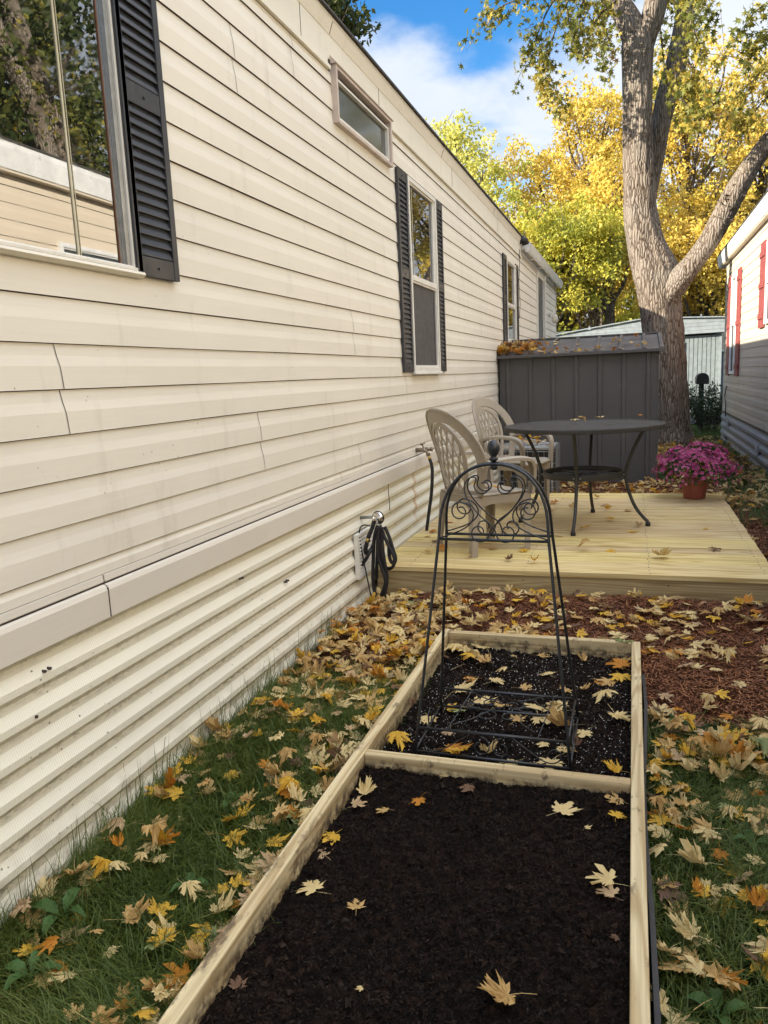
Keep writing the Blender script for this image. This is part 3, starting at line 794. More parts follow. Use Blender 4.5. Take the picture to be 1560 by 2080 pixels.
# gutter / eave over the rear part
mb = MB()
gy0, gy1 = 11.48, 16.9
mb.sweep_profile([(-.02, 3.075), (.060, 3.078), (.062, 3.070)], gy0, gy1, 1, HX)                       # soffit
mb.sweep_profile([(.060, 3.070), (.066, 3.040), (.100, 3.032), (.118, 3.050), (.128, 3.10), (.140, 3.160), (.134, 3.168), (.060, 3.176)], gy0, gy1, 1, HX)
mb.add([(HX + a, gy0, z) for a, z in [(-.02, 3.076), (.060, 3.07), (.066, 3.040), (.100, 3.032), (.118, 3.050), (.128, 3.10), (.140, 3.160), (.06, 3.176), (-.02, 3.2)]], [tuple(range(9))])
mb.add([(HX + a, gy1, z) for a, z in [(-.02, 3.076), (.060, 3.07), (.066, 3.040), (.100, 3.032), (.118, 3.050), (.128, 3.10), (.140, 3.160), (.06, 3.176), (-.02, 3.2)]], [tuple(range(9))])
gt = mb.build('gutter', M['whitemetal'], home)
mb = MB()
for y in (12.2, 13.3, 14.4, 15.5, 16.4): mb.box(HX + .04, HX + .125, y, y + .03, 3.018, 3.032)
mb.build('gutter_strap', M['fascia'], gt)
mb = MB(); mb.box(-5.6, HX - .018, 11.5, 16.85, 3.18, 3.19); mb.build('rear_soffit', M['fascia'], home)
# black elbow vent and cables at the eave joint
mb = MB(); mb.tube([(HX + .01, 11.30, 3.16), (HX + .045, 11.32, 3.18), (HX + .075, 11.34, 3.165), (HX + .085, 11.36, 3.12)], [.045, .05, .052, .05], 14)
mb.build('vent_elbow', M['rubber'], home, smooth=True)
mb = MB(); mb.tube([(HX + .03, 11.1, 3.02), (HX + .035, 11.12, 2.9), (HX + .02, 11.10, 2.6), (HX + .03, 11.13, 2.3), (HX + .02, 11.1, 2.1)], .004, 6)
mb.tube([(HX + .03, 11.0, 2.95), (HX + .04, 11.06, 2.88), (HX + .03, 11.12, 2.93)], .004, 6)
mb.build('hanging_cable', M['seam'], home)
# louvred foundation vent
vt = MB()
for (p0, p1, q0, q1) in ((4.07, 4.40, .215, .232), (4.07, 4.40, .462, .479), (4.07, 4.088, .232, .462), (4.382, 4.40, .232, .462)): vt.box(HX + .015, HX + .040, p0, p1, q0, q1)
for i in range(11):
    z = .236 + i * .0205
    vt.prism([(HX + .020, 4.0885, z + .0125), (HX + .038, 4.0885, z), (HX + .0385, 4.0885, z + .0025), (HX + .0205, 4.0885, z + .0155)], (0, .293, 0))
vo = vt.build('foundation_vent', M['alum'], home)
MB().box(HX + .012, HX + .019, 4.0885, 4.3815, .2325, .4615).build('vent_shade_backing', M['seam'], vo)  # dark sheet put in for the shade behind the slats
# outdoor tap
def tap(parent):
    x, y, z = HX + .03, 5.50, .825
    mb = MB(); mb.tube([(HX, y, z), (x + .045, y, z), (x + .065, y, z - .012)], [.016, .015, .013], 12)
    mb.tube([(x + .065, y, z - .008), (x + .075, y, z - .045)], [.014, .016], 12)
    t = mb.build('tap', M['tapmetal'], parent, smooth=True)
    mb = MB(); mb.tube([(x + .04, y, z), (x + .03, y, z + .045)], .006, 8)
    for k in range(6):
        a = k * math.pi / 3
        mb.tube([(x + .03, y, z + .045), (x + .03 + .012 * math.cos(a), y + .026 * math.sin(a), z + .047 + .004 * math.cos(a))], [.006, .009], 8)
    mb.tube([(x + .05, y, z + .01), (x + .095, y + .02, z + .005)], [.012, .010], 10); mb.tube([(x + .09, y + .018, z - .01), (x + .10, y + .02, z + .02)], .013, 10)
    mb.build('tap_handle', M['tapmetal'], t, smooth=True)
tap(home)

# ------------------------------------------------------------------ right home
RX = 1.53
rh = empty('neighbour_home', (3.6, 4, 0), 'tan sided mobile home with red shutters and white eave on the right edge', 'mobile home')
RY0, RY1 = -7.0, 14.95
rzs = [.55 + E_ * 1.0 * i for i in range(20)]; rzs = [z - .016 for z in rzs]
lap_wall('siding', RX, -1, [z for z in rzs if z < 2.95] + [3.03], RY0, RY1, [M['tansiding'], M['gap']], rh, holes=[(yl + .01, yr - .01, zb + .01, zt - .01) for (yl, yr, zb, zt) in ((13.42, 13.97, 1.18, 2.72), (9.7, 10.50, 1.80, 2.76), (5.6, 6.9, 1.55, 2.6), (1.2, 2.2, 1.5, 2.6))], wav=1.6, seed=50)  # 'gap' is the painted lap shadow and dirt
seam_strips('siding_seam', RX, -1, [(12.0, 1.45), (11.6, 1.2), (10.4, 1.2), (11.65, 1.1), (10.5, 1.08), (12.9, .95), (13.0, .83), (11.1, .7), (10.3, .6)], rzs, M['seam'], rh, .004)
ribbed_skirt('skirting', RX - .004, -1, -.12, .535, .130, RY0, RY1 - .02, M['greyskirt'], rh, depth=.030, frac=(.18, .30, .3))
mb = MB(); mb.box(RX - .012, RX + .05, RY1 - .02, RY1 + .03, -.1, 3.03); mb.build('corner_trim', M['tansiding'], rh)
mb = MB(); mb.box(RX + .03, 5.6, RY0, RY1 + .01, .0, 3.04); mb.build('wall', M['tansiding'], rh)
mb = MB()
mb.sweep_profile([(.0, 3.029), (.075, 3.029), (.075, 3.05)], RY0 - .1, 15.55, -1, RX)
mb.build('soffit', M['tansiding'], rh)
mb = MB()
mb.sweep_profile([(.075, 3.050), (.084, 3.050), (.092, 3.12), (.102, 3.20), (.098, 3.252), (.03, 3.258)], RY0 - .1, 15.6, -1, RX)
mb.add([(RX - a, 15.6, z) for a, z in [(.075, 3.030), (.084, 3.050), (.102, 3.20), (.098, 3.252), (-.3, 3.31), (-.3, 3.030)]], [(0, 1, 2, 3, 4, 5)])
mb.build('eave_fascia', M['whitemetal'], rh)
mb = MB(); mb.prism([(RX - .106, RY0 - .1, 3.262), (3.6, RY0 - .1, 3.58), (5.8, RY0 - .1, 3.27), (5.8, RY0 - .1, 3.24), (3.6, RY0 - .1, 3.52), (RX - .106, RY0 - .1, 3.246)], (0, 15.62 - RY0, 0))
mb.build('roof', M['roof'], rh)
for (yl, yr, zb, zt) in ((13.42, 13.97, 1.18, 2.72), (9.7, 10.50, 1.80, 2.76), (5.6, 6.9, 1.55, 2.6), (1.2, 2.2, 1.5, 2.6)):
    fr, pane = window(rh, RX, -1, yl, yr, zb, zt, 'dh', M['glass'], M['whitemetal'], .035, .036)
    zm = (zb + zt) / 2 + .02
    MB().box(RX - .030, RX, yl + .049, yr - .049, zm - .03, zm + .03).build('meeting_rail', M['whitemetal'], fr)
    pane('upper_pane', yl + .049, yr - .049, zm + .031, zt - .049, .008, M['glass_dull']); pane('lower_pane', yl + .049, yr - .049, zb + .049, zm - .031, .010, M['screen'])
for (a, b, zb, zt) in ((12.80, 13.36, 1.155, 2.75), (14.02, 14.55, 1.155, 2.75), (10.54, 10.98, 1.77, 2.79), (9.2, 9.66, 1.77, 2.79)):
    w_ = .30; a2 = a + (.0 if a in (14.02,) else (b - a) - w_) * 0
    shutter(rh, RX, -1, a + .05, min(b, a + .42), zb, zt, M['redshut'], louv=False, th=.034)
mb = MB()
mb.tube([(RX - .02, 14.3, .98), (RX - .03, 14.35, .9), (RX - .025, 14.5, .8), (RX - .03, 14.3, .68), (RX - .02, 14.35, .45)], .008, 6)
mb.build('wall_cable', M['seam'], rh)
vt = MB(); vt.box(RX - .038, RX - .030, 10.52, 10.76, .20, .345)
for i in range(8): vt.prism([(RX - .0385, 10.53, .212 + i * .016), (RX - .050, 10.53, .212 + i * .016), (RX - .0385, 10.53, .224 + i * .016)], (0, .22, 0))
vt.build('foundation_vent', M['greyskirt'], rh)
vt = MB(); vt.box(RX - .038, RX - .030, 13.75, 14.05, .30, .46); vt.build('foundation_vent', M['greyskirt'], rh)

# ------------------------------------------------------------------ far homes
fh = empty('far_home', (0.4, 26, 0), 'pale grey mobile home end with white roof band beyond the big maple', 'mobile home')
FY = 24.0
def FXf(x): return x
# end wall with vertical grooves
mb = MB(); mb.box(-2.4, 2.35, FY, FY + 11, -.1, 2.16); mb.build('wall', M['greywall'], fh)
mb = MB(); x = -2.38
while x < 2.33:
    mb.box(x, x + .095, FY - .012, FY - .001, .62, 2.15); x += .115
mb.build('panel_ribs', M['greywall'], fh)
mb = MB(); x = -2.38
mb.box(-2.4, 2.36, FY - .02, FY - .001, .58, .618); mb.box(2.31, 2.37, FY - .025, FY - .002, .0, 2.16)
mb.build('wall_trim', M['farroof'], fh)
mb = MB()
P = [(-2.9, FY - .16, 2.30), (-1.65, FY - .16, 2.44), (.35, FY - .16, 2.70), (2.42, FY - .16, 2.60), (2.42, FY - .16, 2.22), (-2.9, FY - .16, 2.16)]
mb.prism(P, (0, 11.4, 0)); mb.build('roof', M['farroof'], fh)
mb = MB()
for k in range(1, 4): mb.bar((-2.9, FY - .163, 2.16 + .10 * k), (2.42, FY - .163, 2.22 + .10 * k), .006, .01)
mb.bar((-2.95, FY - .19, 2.315), (.35, FY - .19, 2.725), .06, .03); mb.bar((.35, FY - .19, 2.725), (2.48, FY - .19, 2.625), .06, .03)
mb.build('roof_band', M['farroof'], fh)
for (a, b, zb, zt) in ((1.02, 1.40, .93, 2.0), (-1.2, -.4, .93, 2.0)):
    fr_ = MB().box(a, b, FY - .045, FY - .013, zb, zt).build('window_frame', M['whitemetal'], fh)
    MB().box(a + .05, b - .05, FY - .049, FY - .046, zb + .05, zt - .05).build('pane', M['glass_dull'], fr_)
    MB().box(a + .11, b - .11, FY - .052, FY - .0495, zb + .05, zt - .05).build('curtain', M['whitemetal'], fr_)
h2 = empty('cream_home', (5.2, 33, 0), 'cream walled home corner glimpsed between the grey home and the red shuttered wall', 'mobile home')
mb = MB(); mb.box(3.05, 7.5, 31, 40, 0, 2.75); mb.build('wall', M['siding'], h2)
mb = MB()
for k in range(20): mb.box(3.04, 7.5, 30.985, 30.998, .2 + k * .128, .31 + k * .128)
mb.build('siding', M['siding'], h2)
mb = MB(); mb.prism([(2.9, 30.8, 2.75), (5.3, 30.8, 3.2), (7.7, 30.8, 2.75), (7.7, 30.8, 2.95), (5.3, 30.8, 3.42), (2.9, 30.8, 2.95)], (0, 9.4, 0)); mb.build('roof', M['whitemetal'], h2)
sh2 = empty('blue_shed', (3.0, 27.5, 0), 'grey blue utility shed in the gap beside the pale grey home', 'shed')
mb = MB(); mb.box(2.62, 3.6, 27, 28.5, 0, 1.72); mb.build('wall', simple('grey blue paint', (.20, .25, .30), .6), sh2)
mb = MB(); mb.prism([(2.55, 26.9, 1.72), (3.1, 26.9, 1.95), (3.7, 26.9, 1.72)], (0, 1.7, 0)); mb.build('roof', M['whitemetal'], sh2)
mb = MB(); mb.box(2.72, 3.3, 26.975, 26.995, .05, 1.6); mb.build('door', M['farroof'], sh2)
# ------------------------------------------------------------------ deck
DZ = .22
deck = empty('wooden_deck', (-.38, 5.85, 0), 'low platform deck of pale treated pine boards with patio furniture on it', 'deck')
mb = MB(); nb = 21; yA, yB = 4.385, 7.345; p = (yB - yA) / nb
for i in range(nb):
    jit = random.uniform(-.004, .004)
    mb.box(-1.512, .755 + jit, yA + i * p + .0032, yA + (i + 1) * p - .0032, DZ - .026 + random.uniform(-.0008, .0008), DZ + random.uniform(-.0012, .0012))
for i in range(nb):
    for x in (-1.30, -.60, .10, .70):
        for q in (.28, .72):
            mb.cur = 1; mb.lathe([(.0, DZ + .0018), (.0042, DZ + .0018), (.0042, DZ - .004)], c=(x + random.uniform(-.006, .006), yA + (i + q) * p, 0), seg=8, cap=False)
mb.build('deck_boards', [M['deck'], M['tapmetal']], deck)
mb = MB(); mb.box(-1.50, .745, 4.40, 4.438, .045, DZ - .027); mb.build('rim_board', M['rimwood'], deck, bevel=.003)
mb = MB(); mb.box(-1.50, .745, 7.29, 7.328, .045, DZ - .027); mb.build('rim_board', M['rimwood'], deck, bevel=.003)
mb = MB(); mb.box(.708, .746, 4.4385, 7.2895, .045, DZ - .027); mb.build('rim_board', M['railwood'], deck, bevel=.003)
for (x, z) in ((-1.455, .165), (-1.455, .125), (-1.455, .085), (.2, .16), (.2, .10), (-.6, .16), (-.6, .10)):
    MB().tube([(x, 4.402, z), (x, 4.398, z)], .004, 8).build('nail_head', M['seam'], deck)

# ------------------------------------------------------------------ raised bed
bed = empty('raised_bed', (-.41, 1.9, 0), 'raised garden bed framed in pale treated lumber and split by a cross board', 'raised bed')
BZ = .142; XL0, XL1, XR0, XR1 = -.872, -.834, .007, .045
def rail(name, x0, x1, y0, y1, mat, dz=0, z0=-.03):
    return MB().box(x0, x1, y0, y1, z0, BZ + dz).build(name, mat, bed, bevel=.004)
rail('side_board', XL0, XL1, -.2, 3.520, M['railwood'])
rail('side_board', XR0, XR1, -.2, 3.495, M['railwood'])
rail('end_board', XL1 + .0005, XR0 - .0005, 3.470, 3.508, M['crosswood'], -.001)
rail('cross_board', XL1 + .0005, XR0 - .0005, 2.225, 2.263, M['crosswood'], -.002)
# soil (two compartments)
def soilz(x, y):
    x = np.asarray(x, float); y = np.asarray(y, float)
    near = y < 2.24
    h = np.where(near, .076, .060)
    h = h + .022 * fbm(x, y, 3.2, 3) + .030 * fbm(x + 5, y, 9, 3) + .026 * np.abs(fbm(x, y + 3, 30, 3, .65)) + .014 * fbm(x, y + 1, 70, 2)
    h = h + .012 * np.maximum(0, fbm(x + 2, y + 9, 24, 2)) * 2
    # a lip of soil pushed up against the cross board and end board
    h = h + np.where(near, .022 * np.exp(-((y - 2.20) / .07) ** 2) * (.3 + 2.0 * np.maximum(0, fbm(x, y * 0 + 3, 5, 3) + .2)), 0)
    h = h + .016 * np.exp(-((x - .0) / .05) ** 2) - .012 * sstep(-.70, -.83, x)
    return h
xs = np.arange(XL1 - .004, XR0 + .006, .0062); ys = np.arange(.55, 3.475, .0062)
X, Y = np.meshgrid(xs, ys, indexing='ij')
Z = soilz(X, Y)
Z = Z + .0045 * (rng.random(Z.shape) - .5)
nx, ny = X.shape
i = np.arange(nx - 1)[:, None] * ny + np.arange(ny - 1)[None]
so_ = np_mesh('soil', np.stack([X, Y, Z], -1).reshape(-1, 3), np.stack([i, i + ny, i + ny + 1, i + 1], -1).reshape(-1, 4), M['soil'], smooth=False)
tag(so_, kind='structure')
ed = MB()
for a in range(0, 7):
    y_ = 1.1 + a * .30; x_ = .056 + .010 * math.sin(a * 1.7)
    ed.bar((.052 + .008 * math.sin(a * 1.3), y_, .045), (.052 + .008 * math.sin(a * 1.3 + 1.3), y_ + .30, .045), .012, .115)
eo = ed.build('garden_edging', M['edging']); tag(eo, 'black plastic edging strip standing along the outside of the right bed board', 'edging')

# ------------------------------------------------------------------ trellis
def arc(cx, cz, r, a0, a1, n=14, sq=1.0):
    return [(cx + r * math.cos(R(a0 + (a1 - a0) * i / n)), cz + sq * r * math.sin(R(a0 + (a1 - a0) * i / n))) for i in range(n + 1)]
def spiral(cx, cz, r0, r1, a0, a1, n=26):
    return [(cx + (r0 + (r1 - r0) * i / n) * math.cos(R(a0 + (a1 - a0) * i / n)), cz + (r0 + (r1 - r0) * i / n) * math.sin(R(a0 + (a1 - a0) * i / n))) for i in range(n + 1)]
def smoothp(pts, it=2):
    for _ in range(it):
        q = [pts[0]]
        for a, b in zip(pts, pts[1:]):
            q.append(tuple(x * .75 + y * .25 for x, y in zip(a, b))); q.append(tuple(x * .25 + y * .75 for x, y in zip(a, b)))
        q.append(pts[-1]); pts = q
    return pts
tr = empty('garden_trellis', (-.44, 2.58, .075), 'black metal arched obelisk trellis with scrollwork and ball finial standing in the soil', 'trellis')
CX = -.440
def plane_y(z, front): # two arch frames lean together
    t_ = (z - .05) / (1.06 - .05)
    return (2.375 + .172 * t_ if front else 2.765 - .190 * t_)
def legx(z, s):
    hw = .262 + (.182 - .262) * (z - .05) / (.81 - .05)
    return CX - .004 + s * hw + (.0 if s < 0 else .006)
for fr_i, front in enumerate((True, False)):
    pts = []
    for z in (.01, .2, .4, .6, .81): pts.append((legx(z, -1), z))
    for k in range(1, 24):
        a = math.pi * (1 - k / 24.0)
        cx_ = (legx(.84, -1) + legx(.84, 1)) / 2; hw = (legx(.84, 1) - legx(.84, -1)) / 2
        pts.append((cx_ + hw * math.copysign(abs(math.cos(a)) ** .93, math.cos(a)), .84 + .222 * math.sin(a) ** .88))
    for z in (.81, .6, .4, .2, .01): pts.append((legx(z, 1), z))
    mb = MB(); mb.tube([(x, plane_y(z, front) + (0 if front else .0), z) for x, z in pts], .0052, 8)
    mb.build('arch_frame', M['iron'], tr, smooth=True)
    zb = .812 if front else .806
    mb = MB(); mb.tube([(legx(zb, -1), plane_y(zb, front), zb), (legx(zb, 1), plane_y(zb, front), zb - .002)], .0050, 8)
    mb.build('upper_bar', M['iron'], tr, smooth=True)
    zb = .168
    mb = MB(); mb.tube([(legx(zb, -1), plane_y(zb, front), zb), (legx(zb, 1), plane_y(zb, front), zb)], .0050, 8); mb.build('lower_bar', M['iron'], tr, smooth=True)
    mb = MB(); mb.tube([(legx(.075, -1), plane_y(.085, front), .088), (legx(.07, 1), plane_y(.08, front), .084)], .0050, 8); mb.build('foot_bar', M['iron'], tr, smooth=True)
    # scroll panel inside the arch
    mb = MB()
    for s in (-1, 1):
        c = []
        # large S: curls at the top centre, sweeps out, crosses and curls low
        top = spiral(CX + s * .034, .990, .010, .031, 60 if s > 0 else 120, (60 + 300) if s > 0 else (120 - 300), 24)
        sw = [top[-1], (CX + s * .055, 1.022), (CX + s * .088, 1.016), (CX + s * .101, .985), (CX + s * .092, .950), (CX + s * .05, .895), (CX + s * .0, .858), (CX - s * .010, .838)]
        low = spiral(CX - s * .046, .836, .036, .012, 0 if s > 0 else 180, -400 if s > 0 else 180 + 400, 34)
        c = top[:-1] + smoothp(sw, 2) 
        mb.tube([(x, plane_y(z, front) - .002, z) for x, z in c], .0026, 6)
        c2 = [(CX - s * .010, .838)] + [(x, z) for x, z in low]
        mb.tube([(x, plane_y(z, front) - .002, z) for x, z in c2], .0026, 6)
        # outer C scroll
        oc = [(legx(.815, s), .815), (CX + s * .120, .836), (CX + s * .080, .858), (CX + s * .062, .890), (CX + s * .078, .925), (CX + s * .108, .936)]
        oc = smoothp(oc, 2) + spiral(CX + s * .112, .905, .032, .014, 90, 90 - s * 380 if s > 0 else 90 + 380, 30)
        mb.tube([(x, plane_y(z, front) - .003, z) for x, z in oc], .0026, 6)
    mb.build('scroll_panel', M['iron'], tr, smooth=True)
    # low scrolls between lower bar and foot bar
    mb = MB()
    for s in (-1, 1):
        c = smoothp([(CX + s * .07, .165), (CX + s * .13, .125), (CX + s * .185, .092), (CX + s * .225, .10), (CX + s * .235, .13), (CX + s * .205, .145), (CX + s * .185, .12)], 3)
        mb.tube([(x, plane_y(z, front) - .002, z) for x, z in c], .0022, 6)
        c = spiral(CX + s * .035, .125, .034, .014, 90, 90 + s * 360, 26)
        mb.tube([(x, plane_y(z, front) - .002, z) for x, z in c], .0022, 6)
    mb.build('low_scrolls', M['iron'], tr, smooth=True)
for s in (-1, 1):
    mb = MB()
    mb.tube([(legx(.168, s), plane_y(.168, True), .168), (legx(.168, s), plane_y(.168, False), .168)], .004, 8) if s > 0 else None
    mb.tube([(legx(.09, s), plane_y(.09, True), .09), (legx(.09, s), plane_y(.09, False), .09)], .004, 8)
    c = spiral(0, .125, .034, .014, 90, 90 + 360, 26)
    mb.tube([(legx(.125, s), 2.58 + a, z) for a, z in c], .0022, 6)
    c = smoothp([(2.45, .165), (2.50, .10), (2.54, .10), (2.56, .13)], 2)
    mb.tube([(legx(.13, s), a, z) for a, z in c], .0022, 6)
    mb.build('side_bar', M['iron'], tr, smooth=True)
# flat scroll shelf between the lower bars
mb = MB(); zf = .172
ya, yb_ = plane_y(.168, True), plane_y(.168, False)
xa, xb = -.590, -.285
mb.tube([(xa, ya, zf), (xa + .02, yb_, zf), (xb + .02, yb_, zf), (xb, ya, zf), (xa, ya, zf)], .0024, 6)
for s in (-1, 1):
    for q in (-1, 1):
        cx_, cy_ = CX + s * .042, 2.585 + q * .052
        c = spiral(cx_, cy_, .012, .040, 0, q * s * 400 + 40, 30) 
        c = c + smoothp([c[-1], (CX + s * .085, cy_ + q * .045), (CX + s * .140, 2.585 + q * .150)], 2)
        mb.tube([(x, y, zf) for x, y in c], .0021, 6)
        c = [(CX + s * .095 + .03 * math.cos(R(t_)), 2.585 + q * .018 + .018 * math.sin(R(t_))) for t_ in range(0, 330, 15)]
        if q > 0: mb.tube([(x, y, zf) for x, y in c], .0021, 6)
mb.build('scroll_shelf', M['iron'], tr, smooth=True)
mb = MB(); mb.lathe([(.004, 1.040), (.012, 1.044), (.013, 1.052), (.008, 1.058), (.0085, 1.070), (.015, 1.074), (.0155, 1.080), (.009, 1.085), (.014, 1.092), (.0205, 1.105), (.0215, 1.118), (.0175, 1.131), (.010, 1.139), (.003, 1.1415)], c=(CX - .002, 2.562, 0), seg=20)
mb.build('finial', M['iron'], tr, smooth=True)

# ------------------------------------------------------------------ resin chairs
def make_chair(label, loc, rz):
    """Local axes: +y is the way the chair faces, z up, origin on the deck at the middle of the legs."""
    root = empty('resin_chair', loc, label, 'chair', 'tan resin patio chairs', rz); root.scale = (.96, .96, .95)
    T = lambda u, v, off=0.0: Vector((u, -.205 - .26 * (v - .40) + 1.15 * u * u * (1 - .35 * max(0, (v - .55))) + off, v))   # back surface: leans back, wraps forward
    def ribbon(mb, pts, ws, th):
        n = len(pts); vs = []
        for k, (u, v) in enumerate(pts):
            a = pts[max(k - 1, 0)]; b = pts[min(k + 1, n - 1)]
            tx, ty = b[0] - a[0], b[1] - a[1]; L = math.hypot(tx, ty) or 1; nx_, ny_ = -ty / L, tx / L
            w_ = ws[k] if hasattr(ws, '__len__') else ws
            o1 = T(u + nx_ * w_ / 2, v + ny_ * w_ / 2); o2 = T(u - nx_ * w_ / 2, v - ny_ * w_ / 2)
            N_ = Vector((-2.3 * u, 1, .26)).normalized()
            vs += [o1 + N_ * th / 2, o2 + N_ * th / 2, o2 - N_ * th / 2, o1 - N_ * th / 2]
        fs = [(0, 1, 2, 3)]
        for k in range(n - 1):
            for j in range(4): fs.append((k * 4 + j, k * 4 + (j + 1) % 4, k * 4 + 4 + (j + 1) % 4, k * 4 + 4 + j))
        fs.append(tuple((n - 1) * 4 + j for j in (3, 2, 1, 0)))
        mb.add(vs, fs)
    mb = MB()
    # outer band from one seat corner over the top to the other
    pts = []; ws = []
    n = 44
    for k in range(n + 1):
        t_ = k / n
        a = math.pi * (1.0 - t_)           # pi..0
        cs, sn = math.cos(a), math.sin(a)
        u = .280 * math.copysign(abs(cs) ** .82, cs); v = .64 + .300 * sn
        pts.append((u, v)); ws.append(.062 + .022 * sn)
    lo_l = [(-.205, .40), (-.222, .46), (-.248, .53), (-.270, .59)]
    pts = lo_l + pts + [(-a, b) for a, b in reversed(lo_l)]
    ws = [.050, .052, .055, .058] + ws + [.058, .055, .052, .050]
    ribbon(mb, pts, ws, .016)
    bk = mb.build('backrest', M['resin'], root, world=False, bevel=.004)
    # rolled edge lip behind the band
    mb = MB(); ed_ = []
    for k, (u, v) in enumerate(pts):
        a = pts[max(k - 1, 0)]; b = pts[min(k + 1, len(pts) - 1)]
        tx, ty = b[0] - a[0], b[1] - a[1]; L = math.hypot(tx, ty); ed_.append(T(u - ty / L * ws[k] / 2, v + tx / L * ws[k] / 2, -.010))
    mb.tube(ed_, .009, 7)
    mb.build('rolled_edge', M['resin'], bk, smooth=True, world=False)
    # inner lattice frame
    def hw(v):                      # half width of the lattice opening at height v
        t_ = (v - .42) / .46
        if t_ > 1 or t_ < 0: return 0
        b_ = .098 + .072 * math.sin(min(1, t_ / .62) * math.pi / 2)
        if t_ > .62: b_ *= math.sqrt(max(0, 1 - ((t_ - .62) / .38) ** 2))
        return b_
    mb = MB(); side = []
    for k in range(31):
        v = .42 + .46 * (1 - math.cos(k / 30 * math.pi / 2)) if False else .42 + .46 * math.sin(k / 30 * math.pi / 2)
        side.append((hw(v), v))
    loop = [(-a, b) for a, b in side] + [(a, b) for a, b in reversed(side[:-1])]
    ribbon(mb, loop, .026, .014)
    ribbon(mb, [(-.20, .415), (-.1, .415), (0, .415), (.1, .415), (.20, .415)], .045, .014)
    for s in (-1, 1):
        for c0 in np.arange(-.9, .9, .064):
            line = []; 
            for k in range(0, 93):
                v = .425 + .45 * k / 92; u = s * (v - .65) * .40 + c0
                if abs(u) < hw(v) - .004: line.append((u, v))
                elif line: break
            if len(line) > 4: ribbon(mb, line[::3] + ([line[-1]] if (len(line) - 1) % 3 else []), (.0135), .0075 if s > 0 else .0072)
    mb.build('back_lattice', M['resin'], bk, world=False)
    # seat: dished slab with rolled front
    nxs, nys = 16, 16; vs = []; 
    for j in range(nys + 1):
        for i2 in range(nxs + 1):
            a = i2 / nxs * 2 - 1; b = j / nys
            hwid = .212 + .033 * b
            y_ = -.215 + .455 * b
            z_ = .405 + .012 * b + .010 * a * a - .016 * math.sin(b * math.pi) * (1 - a * a) - .030 * max(0, (b - .86) / .14) ** 2 - .010 * max(0, abs(a) - .9) / .1
            vs.append((a * hwid * (1 - .05 * max(0, b - .85) / .15 * 1), y_ + (.018 * (1 - a * a) if b > .8 else 0), z_))
    m2 = MB(); m2.add(vs, [(j * (nxs + 1) + i2, j * (nxs + 1) + i2 + 1, (j + 1) * (nxs + 1) + i2 + 1, (j + 1) * (nxs + 1) + i2) for j in range(nys) for i2 in range(nxs)])
    seat = m2.build('seat', M['resin'], root, smooth=True, world=False)
    sm = seat.modifiers.new('solid', 'SOLIDIFY'); sm.thickness = .012; sm.offset = -1
    # aprons with arched lower edge
    mb = MB()
    def apron(a, b, up=.395):
        a, b = Vector(a), Vector(b); N_ = 14; top = []; bot = []
        for k in range(N_ + 1):
            t_ = k / N_; q = a.lerp(b, t_); zt = up
            arch = .20 * (abs(2 * t_ - 1) ** 6) + .052
            top.append(Vector((q.x, q.y, zt))); bot.append(Vector((q.x, q.y, zt - arch)))
        d = (b - a).normalized(); nrm = Vector((d.y, -d.x, 0)) * .009
        vs = []
        for t1, b1 in zip(top, bot): vs += [t1, b1, b1 + nrm, t1 + nrm]
        fs = []
        for k in range(N_):
            for j in range(4): fs.append((k * 4 + j, k * 4 + (j + 1) % 4, k * 4 + 4 + (j + 1) % 4, k * 4 + 4 + j))
        mb.add(vs, fs)
    apron((-.215, -.205, 0), (-.240, .215, 0)); apron((.240, .215, 0), (.215, -.205, 0)); apron((-.235, .222, 0), (.235, .222, 0), .39); apron((.205, -.212, 0), (-.205, -.212, 0))
    mb.build('apron', M['resin'], seat, world=False)
    # legs: tapered angle sections splayed outward
    for sx_, sy_ in ((-1, -1), (1, -1), (-1, 1), (1, 1)):
        tx, ty = sx_ * (.222 if sy_ < 0 else .246), (-.214 if sy_ < 0 else .226)
        bx_, by_ = sx_ * (.238 if sy_ < 0 else .240), (-.245 if sy_ < 0 else .218)
        mb = MB(); th = .008
        for (z0_, z1_) in ((0.0, .39),):
            rows = []
            for k in range(6):
                t_ = k / 5; z_ = z0_ + (z1_ - z0_) * t_
                cx_, cy_ = bx_ + (tx - bx_) * t_, by_ + (ty - by_) * t_
                w_ = .040 + .030 * t_ + (.006 if k == 0 else 0)
                ix, iy = -sx_, -sy_
                rows.append([(cx_, cy_, z_), (cx_ + ix * w_, cy_, z_), (cx_ + ix * w_, cy_ + iy * th, z_), (cx_ + ix * th, cy_ + iy * th, z_), (cx_ + ix * th, cy_ + iy * w_, z_), (cx_, cy_ + iy * w_, z_)])
            vs = [q for r_ in rows for q in r_]; fs = [tuple(range(6))]
            for k in range(5):
                for j in range(6): fs.append((k * 6 + j, k * 6 + (j + 1) % 6, k * 6 + 6 + (j + 1) % 6, k * 6 + 6 + j))
            fs.append(tuple(30 + j for j in range(5, -1, -1)))
            mb.add(vs, fs)
            mb.box(min(bx_, bx_ - sx_ * .044), max(bx_, bx_ - sx_ * .044), min(by_, by_ - sy_ * .044), max(by_, by_ - sy_ * .044), 0, .012)
        mb.build('leg', M['resin'], root, world=False, bevel=.003)
